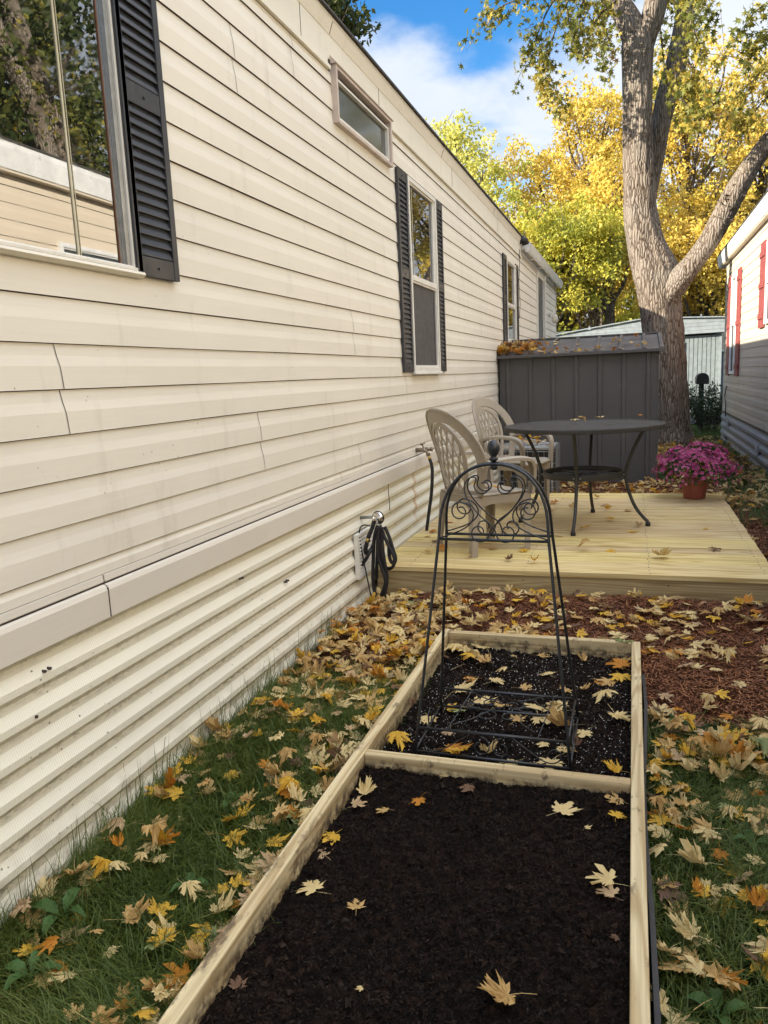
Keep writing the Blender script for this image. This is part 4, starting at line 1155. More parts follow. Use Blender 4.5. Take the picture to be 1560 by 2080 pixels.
    # arms: broad rounded rail running forward and turning down into the front corner
    for s in (-1, 1):
        path = smoothp([(s * .268, -.185, .600), (s * .280, -.12, .638), (s * .292, .02, .650), (s * .290, .13, .645), (s * .282, .205, .625), (s * .268, .238, .56), (s * .256, .236, .47), (s * .248, .230, .385)], 3)
        mb = MB(); vs = []; n_ = len(path); P = [Vector(q) for q in path]
        for k, q in enumerate(P):
            d = (P[min(k + 1, n_ - 1)] - P[max(k - 1, 0)]).normalized()
            side_ = Vector((1, 0, 0)); nn = side_.cross(d).normalized()
            t_ = k / (n_ - 1); w_ = .052 + .012 * math.sin(min(1, t_ * 1.4) * math.pi); th = .010
            ring = [(-.5, -.020), (-.5, .0), (-.36, .0085), (0, .011), (.36, .0085), (.5, 0), (.5, -.020), (.42, -.020), (.42, -.002), (-.42, -.002), (-.42, -.020)]
            for a, b in ring: vs.append(q + side_ * (a * w_) + nn * (b if s * 0 == 0 else b))
        m_ = 11; fs = []
        for k in range(n_ - 1):
            for j in range(m_): fs.append((k * m_ + j, k * m_ + (j + 1) % m_, (k + 1) * m_ + (j + 1) % m_, (k + 1) * m_ + j))
        fs.append(tuple(range(m_))); fs.append(tuple((n_ - 1) * m_ + j for j in range(m_ - 1, -1, -1)))
        mb.add(vs, fs); mb.build('arm', M['resin'], root, world=False, smooth=False, bevel=.002)
    return root
make_chair('tan resin lattice-back chair nearer the camera with yellow leaves on its seat', (-.935, 4.985, DZ), R(-47))
make_chair('tan resin lattice-back chair farther away beside the grey shed', (-.97, 6.70, DZ), R(-112))

# ------------------------------------------------------------------ patio table
TX, TY, TZ = -.345, 5.87, .962
tb = empty('patio_table', (TX, TY, DZ), 'round charcoal metal patio table with four bowed legs and a ring shelf', 'table')
mb = MB(); mb.lathe([(.0, TZ - .006), (.545, TZ - .006), (.552, TZ - .001), (.562, TZ + .002), (.571, TZ), (.574, TZ - .006), (.574, TZ - .026), (.570, TZ - .030), (.560, TZ - .030), (.558, TZ - .012), (.0, TZ - .012)], c=(TX, TY, 0), seg=72, cap=False)
mb.build('tabletop', M['tabletop'], tb, smooth=False, bevel=0)
for k, ang in enumerate((-95, -9, 84, 181)):
    a = R(ang); c_, s_ = math.cos(a), math.sin(a)
    rad = smoothp([(.435, TZ - .02), (.425, TZ - .05), (.365, .80), (.315, .66), (.305, .60), (.318, .50), (.37, .36), (.440, .275), (.462, .258), (.466, .232)], 2)
    mb = MB(); mb.tube([(TX + c_ * r_, TY + s_ * r_, z) for r_, z in rad], .0125, 10)
    lg = mb.build('leg', M['table'], tb, smooth=True)
    mb = MB(); mb.lathe([(.016, .220), (.018, .224), (.018, .243), (.014, .250)], c=(TX + c_ * .466, TY + s_ * .466, 0), seg=14)
    mb.build('foot_cap', M['rubber'], lg, smooth=True)
    mb = MB(); tx, ty = -s_, c_
    for q in (-1, 1):
        bx_, by_ = TX + c_ * .292 + tx * .022 * q, TY + s_ * .292 + ty * .022 * q
        mb.tube([(bx_, by_, .597), (bx_ + c_ * .010, by_ + s_ * .010, .597)], .006, 8)
    mb.build('bolt', M['galv'], lg, smooth=True)
mb = MB(); mb.lathe([(.284, .578), (.290, .576), (.293, .580), (.293, .618), (.290, .622), (.284, .620), (.282, .612), (.282, .584)], c=(TX, TY, 0), seg=64, cap=False)
mb.add([tuple(v) for v in mb.v[-64:]] + [tuple(v) for v in mb.v[-512:-448]], [(k, (k + 1) % 64, 64 + (k + 1) % 64, 64 + k) for k in range(64)])
mb.build('shelf_ring', M['table'], tb, smooth=True)
mb = MB()
for ang in (-50, 38):
    a = R(ang); mb.bar((TX - .28 * math.cos(a), TY - .28 * math.sin(a), .598 + (.0031 if ang > 0 else 0)), (TX + .28 * math.cos(a), TY + .28 * math.sin(a), .598 + (.0031 if ang > 0 else 0)), .018, .005)
mb.build('shelf_brace', M['table'], tb)
m, t, b = newmat('smoked mesh shelf'); N_ = NT(t)
b.inputs['Base Color'].default_value = (.045, .045, .042, 1)
tr_ = N_.n('ShaderNodeBsdfTransparent'); ms = N_.n('ShaderNodeMixShader'); ms.inputs[0].default_value = .5
N_.l(b.outputs[0], ms.inputs[1]); N_.l(tr_.outputs[0], ms.inputs[2]); N_.l(ms.outputs[0], t.nodes['Material Output'].inputs[0])
mb = MB(); mb.lathe([(.0, .5905), (.283, .5905), (.283, .5915), (.0, .5915)], c=(TX, TY, 0), seg=48, cap=False); mb.build('shelf', m, tb)

# ------------------------------------------------------------------ storage shed
SY = 9.25
sh = empty('storage_shed', (-.6, 10.3, 0), 'dark grey resin storage shed with fallen leaves on its sloping roof', 'shed')
X0s, X1s = -1.50, .272
mb = MB(); mb.box(X0s, X1s, SY, SY + 2.05, -.05, 1.56)
mb.prism([(X0s + .001, SY + .001, 1.5601), (X0s + .001, SY + 1.05, 1.735), (X0s + .001, SY + 2.049, 1.5601)], (X1s - X0s - .002, 0, 0))
mb.build('wall', M['shed'], sh)
mb = MB(); xb_ = [-1.405 + .2615 * i for i in range(7)]
for x in xb_:
    mb.prism([(x - .028, SY - .0005, -.02), (x - .019, SY - .014, -.02), (x + .019, SY - .014, -.02), (x + .028, SY - .0005, -.02)], (0, 0, 1.555))
mb.box(X0s - .004, X0s + .012, SY - .006, SY + .01, -.03, 1.56); mb.box(X1s - .012, X1s + .005, SY - .006, SY + .01, -.03, 1.56)
mb.build('panel_battens', M['shed'], sh, bevel=.002)
mb = MB()
def roofp(y): return 1.553 + (y - (SY - .06)) * .186
ye, yr = SY - .065, SY + 1.04
for sgn in (1, -1):
    f_ = (lambda y: y) if sgn > 0 else (lambda y: 2 * yr - y)
    P = [(X0s - .05, f_(ye), roofp(ye)), (X0s - .05, f_(yr), roofp(yr)), (X0s - .05, f_(yr), roofp(yr) - .025), (X0s - .05, f_(ye), roofp(ye) - .025)]
    mb.prism(P, (X1s - X0s + .09, 0, 0))
rf = mb.build('roof', M['shedroof'], sh)
mb = MB()
for x in [-1.45 + .2615 * i for i in range(7)] + [X1s + .028]:
    mb.prism([(x - .022, ye + .004, roofp(ye) + .0005), (x - .016, ye + .004, roofp(ye) + .020), (x + .016, ye + .004, roofp(ye) + .020), (x + .022, ye + .004, roofp(ye) + .0005)], (0, yr - ye - .01, roofp(yr) - roofp(ye) - .002))
mb.build('roof_ribs', M['shedroof'], rf, bevel=.002)
mb = MB(); mb.bar((X0s - .05, yr, roofp(yr) + .008), (X1s + .045, yr, roofp(yr) + .008), .09, .02)
mb.bar((X0s - .05, ye - .008, roofp(ye) - .014), (X1s + .043, ye - .008, roofp(ye) - .014), .02, .034)
mb.prism([(X1s + .041, ye, roofp(ye) - .045), (X1s + .041, ye, roofp(ye) + .006), (X1s + .041, yr, roofp(yr) + .006), (X1s + .041, yr, roofp(yr) - .045)], (.014, 0, 0))
mb.build('roof_trim', M['shed'], rf, bevel=.003)

# ------------------------------------------------------------------ air conditioner
ac = empty('air_conditioner', (-1.03, 8.2, .05), 'outdoor air conditioner with galvanised cage and leaves on its wire top beside the shed', 'air conditioner')
mb = MB(); mb.box(-1.31, -.79, 7.95, 8.47, .03, .555)
for i in range(24): mb.box(-1.305, -.795, 7.943, 7.9495, .06 + i * .0205, .066 + i * .0205)
mb.build('casing', M['edging'], ac)
mb = MB()
for x in (-1.325, -.785):
    for y in (7.935, 8.465): mb.box(x, x + .022, y, y + .022, .02, .57)
mb.box(-1.33, -.758, 7.93, 8.492, .5705, .600)
mb.build('corner_frame', M['galv'], ac, bevel=.003)
mb = MB()
for k in range(16):
    a = R(k * 22.5); mb.tube([(-1.045 + .05 * math.cos(a), 8.21 + .05 * math.sin(a), .655), (-1.045 + .27 * math.cos(a), 8.21 + .27 * math.sin(a), .603)], .0022, 5)
for r_, z in ((.05, .655), (.12, .640), (.19, .624), (.26, .606)): mb.tube([(-1.045 + r_ * math.cos(R(k * 15)), 8.21 + r_ * math.sin(R(k * 15)), z) for k in range(24)], .0022, 5, closed=True)
mb.lathe([(.04, .652), (.045, .664), (.03, .668), (.0, .668)], c=(-1.045, 8.21, 0), seg=16, cap=False)
mb.build('fan_guard', M['galv'], ac)
mb = MB()
for i in range(10): mb.tube([(-1.30 + i * .056, 7.926, .03), (-1.30 + i * .056, 7.926, .60)], .0018, 5)
for i in range(9): mb.tube([(-1.32, 7.924, .06 + i * .062), (-.775, 7.924, .06 + i * .062), (-.745, 7.96, .06 + i * .062), (-.742, 8.47, .06 + i * .062)], .0018, 5)
for i in range(8): mb.tube([(-.740, 7.98 + i * .068, .03), (-.740, 7.98 + i * .068, .60)], .0018, 5)
mb.build('wire_cage', M['galv'], ac)

# ------------------------------------------------------------------ pot of mums
FX, FYp = .518, 7.09
pot = empty('flower_pot', (FX, FYp, DZ), 'round terracotta coloured pot of magenta mums on the far deck corner', 'flower pot')
mb = MB(); mb.lathe([(.086, DZ + .001), (.090, DZ + .006), (.104, DZ + .135), (.110, DZ + .140), (.112, DZ + .165), (.104, DZ + .168), (.098, DZ + .150), (.0, DZ + .145)], c=(FX, FYp, 0), seg=40)
mb.build('pot', M['terracotta'], pot, smooth=False, bevel=0)
def blades(base, dirs, length, width, bend=.3):
    """quads: base (n,3), dirs (n,3)"""
    n = len(base); L = length[:, None]; up = rng.normal(size=(n, 3)); side = np.cross(dirs, up); side /= np.linalg.norm(side, axis=1)[:, None] + 1e-9
    nrm = np.cross(side, dirs)
    a = base; m_ = base + dirs * L * .5 + nrm * L * .06 * bend; e = base + dirs * L
    w_ = width[:, None]
    V = np.stack([a, m_ - side * w_ / 2, e, m_ + side * w_ / 2], 1).reshape(-1, 3)
    F = np.arange(n * 4).reshape(-1, 4)
    return V, F
def dome(n, inner=.75):
    a = rng.random(n) * 2 * math.pi; t_ = np.arccos(1 - rng.random(n) * 1.28)
    d = np.stack([np.sin(t_) * np.cos(a), np.sin(t_) * np.sin(a), np.cos(t_)], 1)
    return d
d = dome(2600); rr = .7 + .3 * rng.random(2600) ** .5
rad = np.array([.308, .308, .225])
bump_ = (1 + .10 * np.sin(d[:, 0] * 9 + 2) * np.sin(d[:, 1] * 8) + .07 * np.sin(d[:, 2] * 13 + d[:, 0] * 6))[:, None]
Pm = np.array([FX, FYp, DZ + .225]) + d * rad * rr[:, None] * bump_ * .96
dd = d + rng.normal(size=d.shape) * .55; dd /= np.linalg.norm(dd, axis=1)[:, None]
V1, F1 = blades(Pm, dd, .025 + .025 * rng.random(2600), .010 + .010 * rng.random(2600))
o = np_mesh('foliage', V1, F1, M['mumleaf'], pot)
# blossoms: ring of narrow petals, denser on the top
nf = 1250; d = dome(nf * 3); keep = rng.random(nf * 3) < np.clip(.30 + .9 * d[:, 2], .12, 1); d = d[keep][:nf]; nf = len(d)
bump_ = (1 + .10 * np.sin(d[:, 0] * 9 + 2) * np.sin(d[:, 1] * 8) + .07 * np.sin(d[:, 2] * 13 + d[:, 0] * 6))[:, None]
Pc = np.array([FX, FYp, DZ + .225]) + d * rad * (1.0 + .05 * rng.random(nf))[:, None] * bump_
Vs = []; Fs = []; b0 = 0
for k in range(nf):
    nrm = Vector(d[k]) + Vector(rng.normal(size=3) * .35); nrm.normalize(); x_ = nrm.orthogonal().normalized(); y_ = nrm.cross(x_)
    rs = .012 + .009 * rng.random(); npet = 9; cup = .25 + .9 * rng.random()
    ph = rng.random() * 6
    c = Vector(Pc[k])
    vs = []; fs = []
    for j in range(npet):
        a = ph + j * 2 * math.pi / npet; dirv = (x_ * math.cos(a) + y_ * math.sin(a)); sd_ = (-x_ * math.sin(a) + y_ * math.cos(a))
        q0 = c + dirv * .002; q1 = c + dirv * rs * .6 + nrm * rs * .25 * cup; q2 = c + dirv * rs + nrm * rs * .5 * cup
        o_ = len(vs); vs += [q0, q1 - sd_ * rs * .17, q2, q1 + sd_ * rs * .17]; fs.append((o_, o_ + 1, o_ + 2, o_ + 3))
    # share centre so that each flower is one island
    for f in fs: pass
    vs = [c - nrm * .001] + vs; fs = [(0, f[1] + 1, f[2] + 1, f[3] + 1) for f in fs]
    Vs += [tuple(v) for v in vs]; Fs += [tuple(i_ + b0 for i_ in f) for f in fs]; b0 += len(vs)
o = np_mesh('blossoms', np.array(Vs), np.array(Fs), M['mum'], pot)
o['kind'] = 'stuff'

# ------------------------------------------------------------------ hoses by the wall
def hp(cx, cy, dep=0.0): # local frame near the hook: metres across and down, dep = distance toward the camera
    dx_ = (cx - 430) * .000545; dz_ = -(cy - 920) * .000545
    return (-1.412 + dx_ * .97 - dz_ * .02, 4.19 - dep, .553 + dz_ * .97 - dx_ * .045)
hk = empty('hose_hook', (HX, 4.22, .55), 'round chrome hook plate by the skirting holding the coiled black hose', 'hose hook')
TM = Matrix.Translation((-1.412, 4.208, .558)) @ Matrix.Rotation(R(90), 4, 'X') @ Matrix.Rotation(R(-14), 4, 'Y')
mb = MB(); mb.lathe([(.0, .0), (.036, .0), (.037, .004), (.032, .012), (.018, .018), (.0, .019)], seg=28, cap=False, T=TM)
mb.build('plate', M['chrome'], hk, smooth=True)
mb = MB(); mb.lathe([(.0, -.006), (.039, -.006), (.041, .0), (.040, .004), (.036, .005)], seg=28, cap=False, T=TM); mb.build('gasket', M['rubber'], hk, smooth=True)
mb = MB(); mb.tube([(HX, 4.24, .55), (HX + .07, 4.235, .555), (-1.412, 4.214, .558)], .010, 10); mb.build('bracket', M['galv'], hk, smooth=True)
mb = MB(); mb.tube([(-1.412, 4.195, .556), (-1.414, 4.16, .551), (-1.416, 4.14, .556), (-1.417, 4.135, .576)], .007, 10); mb.build('hook', M['chrome'], hk, smooth=True)
hose = empty('garden_hose', (-1.44, 4.28, .0), 'coiled black garden hose with nozzle hanging from the chrome wall hook', 'hose')
H = .0105
strands = [
 [(455, 985, 0), (500, 1090, .01), (545, 1200, .01), (590, 1290, .01), (612, 1370, .01), (590, 1440, .01), (545, 1475, .0), (495, 1480, -.01)],
 [(510, 1000, .0), (545, 1080, 0), (575, 1180, .0), (590, 1250, .0), (618, 1340, 0), (606, 1400, 0), (575, 1415, 0), (548, 1370, 0), (540, 1290, 0), (550, 1200, 0)],
 [(440, 985, .015), (405, 1080, .02), (380, 1200, .02), (368, 1350, .02), (352, 1500, .02), (345, 1650, .02), (355, 1770, .02), (395, 1820, .02), (435, 1795, .02), (468, 1700, .02), (505, 1580, .01), (495, 1460, .01), (470, 1350, .02), (455, 1200, .03), (450, 1000, .03)],
 [(470, 985, .03), (440, 1150, .035), (430, 1300, .035), (460, 1450, .03), (495, 1540, .03), (505, 1640, .03), (450, 1740, .03), (432, 1800, .03), (470, 1870, .02), (450, 1930, .02), (420, 1990, .02)],
 [(490, 1000, .02), (480, 1200, .02), (495, 1400, .02), (520, 1560, .02), (500, 1680, .03), (470, 1790, .03), (500, 1890, .03), (545, 1940, .03), (575, 1990, .04)],
 [(430, 1010, .0), (420, 1180, .0), (405, 1330, .0), (385, 1480, .0), (378, 1600, .0)],
]
mb = MB()
for st_ in strands: mb.tube(smoothp([hp(a, b, c) for a, b, c in st_], 2), H, 10)
mb.build('hose_coil', M['rubber'], hose, smooth=True)
mb = MB(); mb.tube(smoothp([hp(418, 925, .035), hp(400, 990, .04), hp(365, 1065, .045), hp(340, 1120, .045)], 2), [.010] * 2 + [.014] * 6 + [.013] * 50 if False else .0125, 10)
mb.tube([hp(338, 1125, .045), hp(352, 1140, .05), hp(362, 1160, .05)], .006, 8)
mb.build('nozzle', M['rubber'], hose, smooth=True)
mb = MB(); mb.tube([hp(340, 1125, .045), hp(326, 1170, .045)], .011, 10); mb.build('brass_collar', M['brass'], hose, smooth=True)
mb = MB(); mb.tube(smoothp([hp(326, 1165, .045), hp(300, 1240, .045), hp(292, 1300, .04), hp(330, 1300, .03), hp(380, 1210, .02)], 2), .0125, 10)
mb.tube([hp(370, 1240, .05), hp(320, 1330, .05), hp(280, 1390, .05), hp(238, 1438, .05)], [.0105, .0105, .011, .0115], 10)
mb.build('hose_end', M['rubber'], hose, smooth=True)
mb = MB(); mb.tube(smoothp([hp(375, 985, .05), hp(330, 970, .055), hp(275, 985, .055), hp(247, 1040, .055), hp(246, 1150, .055), hp(268, 1350, .05), hp(298, 1620, .04), hp(330, 1900, .03), hp(338, 1985, .03)], 3), .0042, 8)
o = mb.build('wire_stake', M['iron'], smooth=True); tag(o, 'thin black wire stake with a bent top leaning by the coiled hose', 'stake')
mb = MB(); a0 = (HX + .108, 5.505, .775)
mb.tube([a0, (HX + .110, 5.506, .758)], .013, 10)
t2 = empty('drain_hose', (HX + .1, 5.5, DZ), 'short black hose hanging straight down from the brass wall tap', 'hose')
mb.build('brass_collar', M['brass'], t2, smooth=True)
mb = MB(); mb.tube(smoothp([(HX + .110, 5.506, .760), (HX + .125, 5.505, .715), (HX + .130, 5.50, .66), (HX + .118, 5.50, .50), (HX + .095, 5.49, .36), (HX + .075, 5.48, .225)], 2), .0125, 10)
mb.build('hose_tube', M['rubber'], t2, smooth=True)

# ------------------------------------------------------------------ mailbox and bush
mbx = empty('mailbox', (1.36, 17.5, 0), 'black rural mailbox on a post rising out of a bush past the maple', 'mailbox')
MB().box(1.31, 1.41, 17.45, 17.55, 0, .98).build('post', M['mailbox'], mbx, bevel=.005)
mb = MB(); P = [(1.36 - .115, 17.2, .96)] + [(1.36 + .115 * math.cos(R(a)), 17.2, 1.06 + .115 * math.sin(R(a))) for a in range(180, -1, -15)] + [(1.36 + .115, 17.2, .96)]
mb.prism(P, (0, .52, 0)); bx_ = mb.build('box', M['mailbox'], mbx, bevel=.004)
mb = MB(); P = [(1.36 - .122, 17.185, .955)] + [(1.36 + .122 * math.cos(R(a)), 17.185, 1.06 + .122 * math.sin(R(a))) for a in range(180, -1, -15)] + [(1.36 + .122, 17.185, .955)]
mb.prism(P, (0, .014, 0)); mb.build('door', M['mailbox'], bx_)
# ------------------------------------------------------------------ maple leaf shapes
OUT = [(0, 1.0), (5, .83), (11, .87), (13, .68), (20, .72), (22, .50), (27, .36), (31, .50), (31, .70), (36, .72), (42, .95), (48, .77), (55, .79), (57, .58), (64, .54), (69, .36), (73, .50), (80, .68), (87, .52), (96, .50), (106, .30), (124, .36), (140, .20), (165, .06)]
OUTL = [(a, r) for a, r in OUT] + [(360 - a, r) for a, r in reversed(OUT[1:])]
def leaf_template(seed, curl, fold, wav, stem=True):
    r_ = np.random.default_rng(seed)
    n = len(OUTL); V = [(0, 0)]
    j = 1 + .10 * r_.normal(size=n)
    for f in (.5, 1.0):
        for k, (a, r) in enumerate(OUTL):
            rr_ = r * f if f == 1 else min(r * .55, .30 + .15 * r)
            t_ = R(a + (3 * r_.normal() if f == 1 else 0))
            V.append((math.sin(t_) * rr_ * (j[k] if f == 1 else 1), math.cos(t_) * rr_ * (j[k] if f == 1 else 1)))
    V = np.array(V)
    x, y = V[:, 0], V[:, 1]; rad = np.hypot(x, y)
    ph = r_.random() * 6
    z = curl * rad ** 2 * .9 + fold * np.abs(x) * .8 + wav * rad * np.sin(np.arctan2(x, y) * 3 + ph) * .6 + wav * .5 * r_.normal(size=len(x)) * rad
    if curl < 0: z = z - z.min()
    # roll one side over
    V3 = np.stack([x * (1 - .25 * abs(fold)), y, z], 1)
    F = [(0, 1 + k, 1 + (k + 1) % n) for k in range(n)]
    for k in range(n):
        a, b, c, d = 1 + k, 1 + (k + 1) % n, 1 + n + (k + 1) % n, 1 + n + k
        F += [(a, d, c), (a, c, b)]
    if stem:
        o = len(V3); L = .7 + .5 * r_.random(); bx = .35 * r_.normal()
        S = np.array([(-.012, -.02, .01), (.012, -.02, .01), (bx * .4 - .012, -L * .5, .05), (bx * .4 + .012, -L * .5, .05), (bx - .010, -L, .02), (bx + .010, -L, .02)])
        V3 = np.concatenate([V3, S]); F += [(o, o + 1, o + 3), (o, o + 3, o + 2), (o + 2, o + 3, o + 5), (o + 2, o + 5, o + 4)]
    V3 /= 1.38
    return V3, np.array(F)
TPL = [leaf_template(100 + i, c, f, w_) for i, (c, f, w_) in enumerate([(.05, .03, .06), (-.15, .06, .08), (.32, .18, .12), (-.35, -.15, .14), (.12, .25, .10), (.02, .0, .05), (.6, .25, .22), (-.06, .14, .10), (.16, -.08, .10), (.85, .5, .3), (-.55, .3, .25), (.03, -.06, .07)])]
FLAT = [0, 1, 5, 7, 11, 8]; CURLY = [2, 3, 4, 6, 9, 10]
LCOL = list(LC.keys())

def rotm(rz, tilt, taz):
    A = Matrix.Rotation(taz, 3, 'Z') @ Matrix.Rotation(tilt, 3, 'X') @ Matrix.Rotation(-taz, 3, 'Z') @ Matrix.Rotation(rz, 3, 'Z')
    return np.array(A)

LEAVES = []   # (x, y, z, size, colour, template, rz, tilt, taz, region)
def put(x, y, z, s, c, region, flat=.6, tilt=.3, lift=.004):
    t_ = random.choice(FLAT) if random.random() < flat else random.choice(CURLY)
    LEAVES.append((x, y, z + lift + .012 * (t_ in CURLY), s, c, t_, random.uniform(0, 6.283), abs(random.gauss(0, tilt)), random.uniform(0, 6.283), region))
bn=[(-0.781,2.068,0.074,'cream'),(-0.689,2.005,0.05,'tan'),(-0.839,2.026,0.055,'pink'),(-0.836,1.858,0.068,'yellow'),(-0.831,1.78,0.068,'pink'),(-0.757,1.617,0.078,'cream'),(-0.629,1.57,0.051,'tan'),(-0.866,1.282,0.045,'brown'),(-0.609,2.083,0.051,'orange'),(-0.565,2.224,0.044,'cream'),(-0.472,2.176,0.055,'brown'),(-0.186,2.11,0.089,'cream'),(-0.051,2.255,0.09,'cream'),(-0.015,2.185,0.073,'tan'),(-0.034,2.102,0.056,'yellow'),(-0.039,1.803,0.081,'cream'),(-0.032,1.753,0.06,'pink'),(-0.233,1.385,0.089,'tan'),(-0.537,1.345,0.019,'cream'),(-0.693,2.324,0.057,'cream'),(-0.325,2.271,0.078,'green'),(-0.377,2.297,0.073,'orange'),(-0.113,2.053,0.022,'cream'),(0.003,1.614,0.024,'brown')]
bf=[(-0.079,2.954,0.108,'cream'),(-0.047,2.778,0.102,'cream'),(-0.151,2.678,0.071,'cream'),(-0.329,3.186,0.076,'cream'),(-0.511,3.178,0.064,'cream'),(-0.61,2.735,0.095,'green'),(-0.669,2.755,0.085,'yellow'),(-0.729,2.679,0.087,'cream'),(-0.674,2.938,0.102,'cream'),(-0.639,3.079,0.063,'orange'),(-0.55,3.053,0.083,'cream'),(-0.421,3.042,0.061,'tan'),(-0.346,2.884,0.097,'cream'),(-0.322,2.753,0.111,'cream'),(-0.247,2.835,0.113,'cream'),(-0.218,2.7,0.108,'tan'),(-0.775,3.407,0.14,'cream'),(-0.679,3.34,0.136,'yellow'),(-0.655,3.457,0.126,'cream'),(-0.827,3.48,0.14,'yellow'),(-0.705,3.241,0.111,'cream'),(-0.608,3.26,0.088,'tan'),(-0.39,3.415,0.068,'tan'),(-0.192,3.341,0.052,'tan'),(-0.035,3.402,0.131,'tan'),(-0.007,3.307,0.119,'orange'),(-0.075,3.166,0.103,'tan'),(-0.02,3.204,0.103,'yellow'),(0.002,3.471,0.089,'green'),(-0.017,2.395,0.073,'yellow'),(-0.603,2.451,0.097,'orange'),(-0.55,2.408,0.095,'yellow'),(-0.471,2.444,0.068,'cream'),(-0.366,2.415,0.083,'cream'),(-0.246,2.442,0.099,'cream'),(-0.206,2.54,0.078,'cream'),(-0.4,2.715,0.066,'tan'),(-0.284,2.567,0.052,'cream'),(-0.17,2.548,0.044,'brown'),(-0.801,2.523,0.09,'orange'),(-0.816,2.468,0.1,'yellow'),(-0.489,2.807,0.077,'tan'),(-0.564,2.847,0.098,'cream')]
dk=[(-1.378,5.435,0.08,'orange'),(-1.417,5.255,0.071,'tan'),(-1.164,4.839,0.097,'orange'),(-1.37,5.528,0.081,'yellow'),(-1.312,5.099,0.082,'brown'),(-0.972,4.626,0.049,'tan'),(-0.72,4.592,0.066,'brown'),(-0.556,4.588,0.06,'yellow'),(-0.671,4.895,0.083,'yellow'),(-0.851,4.918,0.084,'tan'),(-0.257,4.942,0.094,'tan'),(-0.137,4.956,0.1,'yellow'),(0.167,4.817,0.137,'cream'),(0.505,5.056,0.079,'brown'),(-0.131,5.975,0.082,'yellow'),(-0.344,5.617,0.078,'yellow'),(-0.012,5.575,0.09,'yellow'),(-0.627,6.715,0.094,'orange'),(-0.645,6.35,0.073,'orange'),(-0.474,6.452,0.082,'cream'),(-0.245,6.632,0.075,'pink'),(-0.179,6.421,0.072,'yellow'),(-0.281,7.019,0.079,'tan'),(0.487,5.706,0.069,'yellow'),(0.062,5.741,0.071,'pink'),(-0.008,6.408,0.087,'tan'),(-0.876,5.859,0.091,'tan'),(-1.119,7.052,0.11,'orange'),(-1.407,6.763,0.098,'orange'),(-0.891,5.479,0.079,'pink'),(-0.477,5.346,0.062,'tan'),(-1.253,4.728,0.064,'tan'),(-1.354,5.824,0.078,'orange'),(-1.158,5.196,0.069,'tan')]
tb=[(-0.367,5.878,0.065,'tan'),(-0.419,6.354,0.086,'cream'),(-0.234,6.462,0.071,'cream'),(0.06,6.524,0.039,'orange')]

for x, y, s, c in bn:
    x = min(max(x, -.80), -.02); put(x, y, float(soilz(x, y)), s, c, 'near_soil', .92, .10, .008)
for x, y, s, c in bf:
    x = min(max(x, -.80), -.03); put(x, y, float(soilz(x, y)), min(s, .115), c, 'far_soil', .7, .18, .010)
for x, y, s, c in dk:
    put(x, y, DZ, s, c, 'deck', .5, .12, .003)
for x, y, s, c in tb:
    put(x, y + 0, TZ - .004, s * 1.1, c, 'table', .6, .1, .004)
for q in ((-.93, 4.93, .085, 'yellow'), (-.88, 4.98, .075, 'yellow'), (-.90, 4.86, .07, 'brown'), (-.84, 4.92, .06, 'orange'), (-.99, 4.98, .06, 'tan')):
    put(q[0], q[1], DZ + .408, q[2], q[3], 'seat', .6, .2)
n_explicit = len(LEAVES)
def pickc(w_):
    return random.choices(LCOL, w_)[0]
# weights: cream tan pink yellow orange brown green
def scatter(n, x0, x1, y0, y1, region, wts, zf, dens=None, s0=.055, s1=.09, flat=.45, tilt=.45, lift=(.0, .02)):
    k = 0; t_ = 0
    while k < n and t_ < n * 30:
        t_ += 1
        x, y = random.uniform(x0, x1), random.uniform(y0, y1)
        if dens and random.random() > dens(x, y): continue
        put(x, y, float(zf(x, y)), random.uniform(s0, s1), pickc(wts), region, flat, tilt, random.uniform(*lift)); k += 1
W1 = [33, 32, 9, 14, 8, 7, .5]
def dl(x, y):
    d = .24 + .85 * math.exp(-((x + .905) / .10) ** 2) * (.5 + .5 * float(sstep(1.6, 2.6, y))) + .75 * float(sstep(2.4, 3.1, y)) * (1 - .45 * float(sstep(3.2, 3.8, y))) + .28 * math.exp(-((x + 1.50) / .06) ** 2)
    d *= .35 + 1.3 * max(0, float(fbm(x, y, 4.2, 3)) + .45)
    return min(1, d)
scatter(780, -1.50, -.885, .85, 4.1, 'left_grass', W1, gz, dl, s0=.040, s1=.090, flat=.6, tilt=.30, lift=(.020, .050))
def dmul(x, y): return min(1, .42 + .5 * float(sstep(-.3, -1.2, x)) + .2 * float(sstep(.2, -.4, x)))* (.4 + 1.2 * max(0, float(fbm(x, y, 3.5, 2)) + .4))
scatter(520, -1.50, 1.50, 3.52, 4.37, 'mulch', [38, 26, 8, 16, 5, 6, 1], gz, dmul, s0=.045, s1=.085, flat=.65, tilt=.28, lift=(.008, .024))
scatter(70, .08, 1.50, 2.95, 3.6, 'mulch', [42, 26, 8, 14, 4, 5, 1], gz, lambda x, y: .6, flat=.7, tilt=.25, lift=(.008, .022))
def dr_(x, y):
    d = .22 + .9 * math.exp(-((x - .10) / .13) ** 2) * (.4 + .6 * float(sstep(2.0, 2.8, y))) + .9 * math.exp(-((y - 2.72) / .17) ** 2) + .5 * math.exp(-((y - 1.2) / .25) ** 2)
    return min(1, d * (.35 + 1.3 * max(0, float(fbm(x, y, 3.7, 3)) + .45)))
scatter(760, .075, 1.45, .95, 3.0, 'right_grass', [36, 28, 6, 18, 10, 5, .6], gz, dr_, s0=.042, s1=.092, flat=.62, tilt=.30, lift=(.020, .050))
scatter(60, .80, 1.5, 4.3, 7.3, 'side_mulch', [30, 30, 10, 10, 4, 16, 1], gz, lambda x, y: .8, lift=(.01, .03))
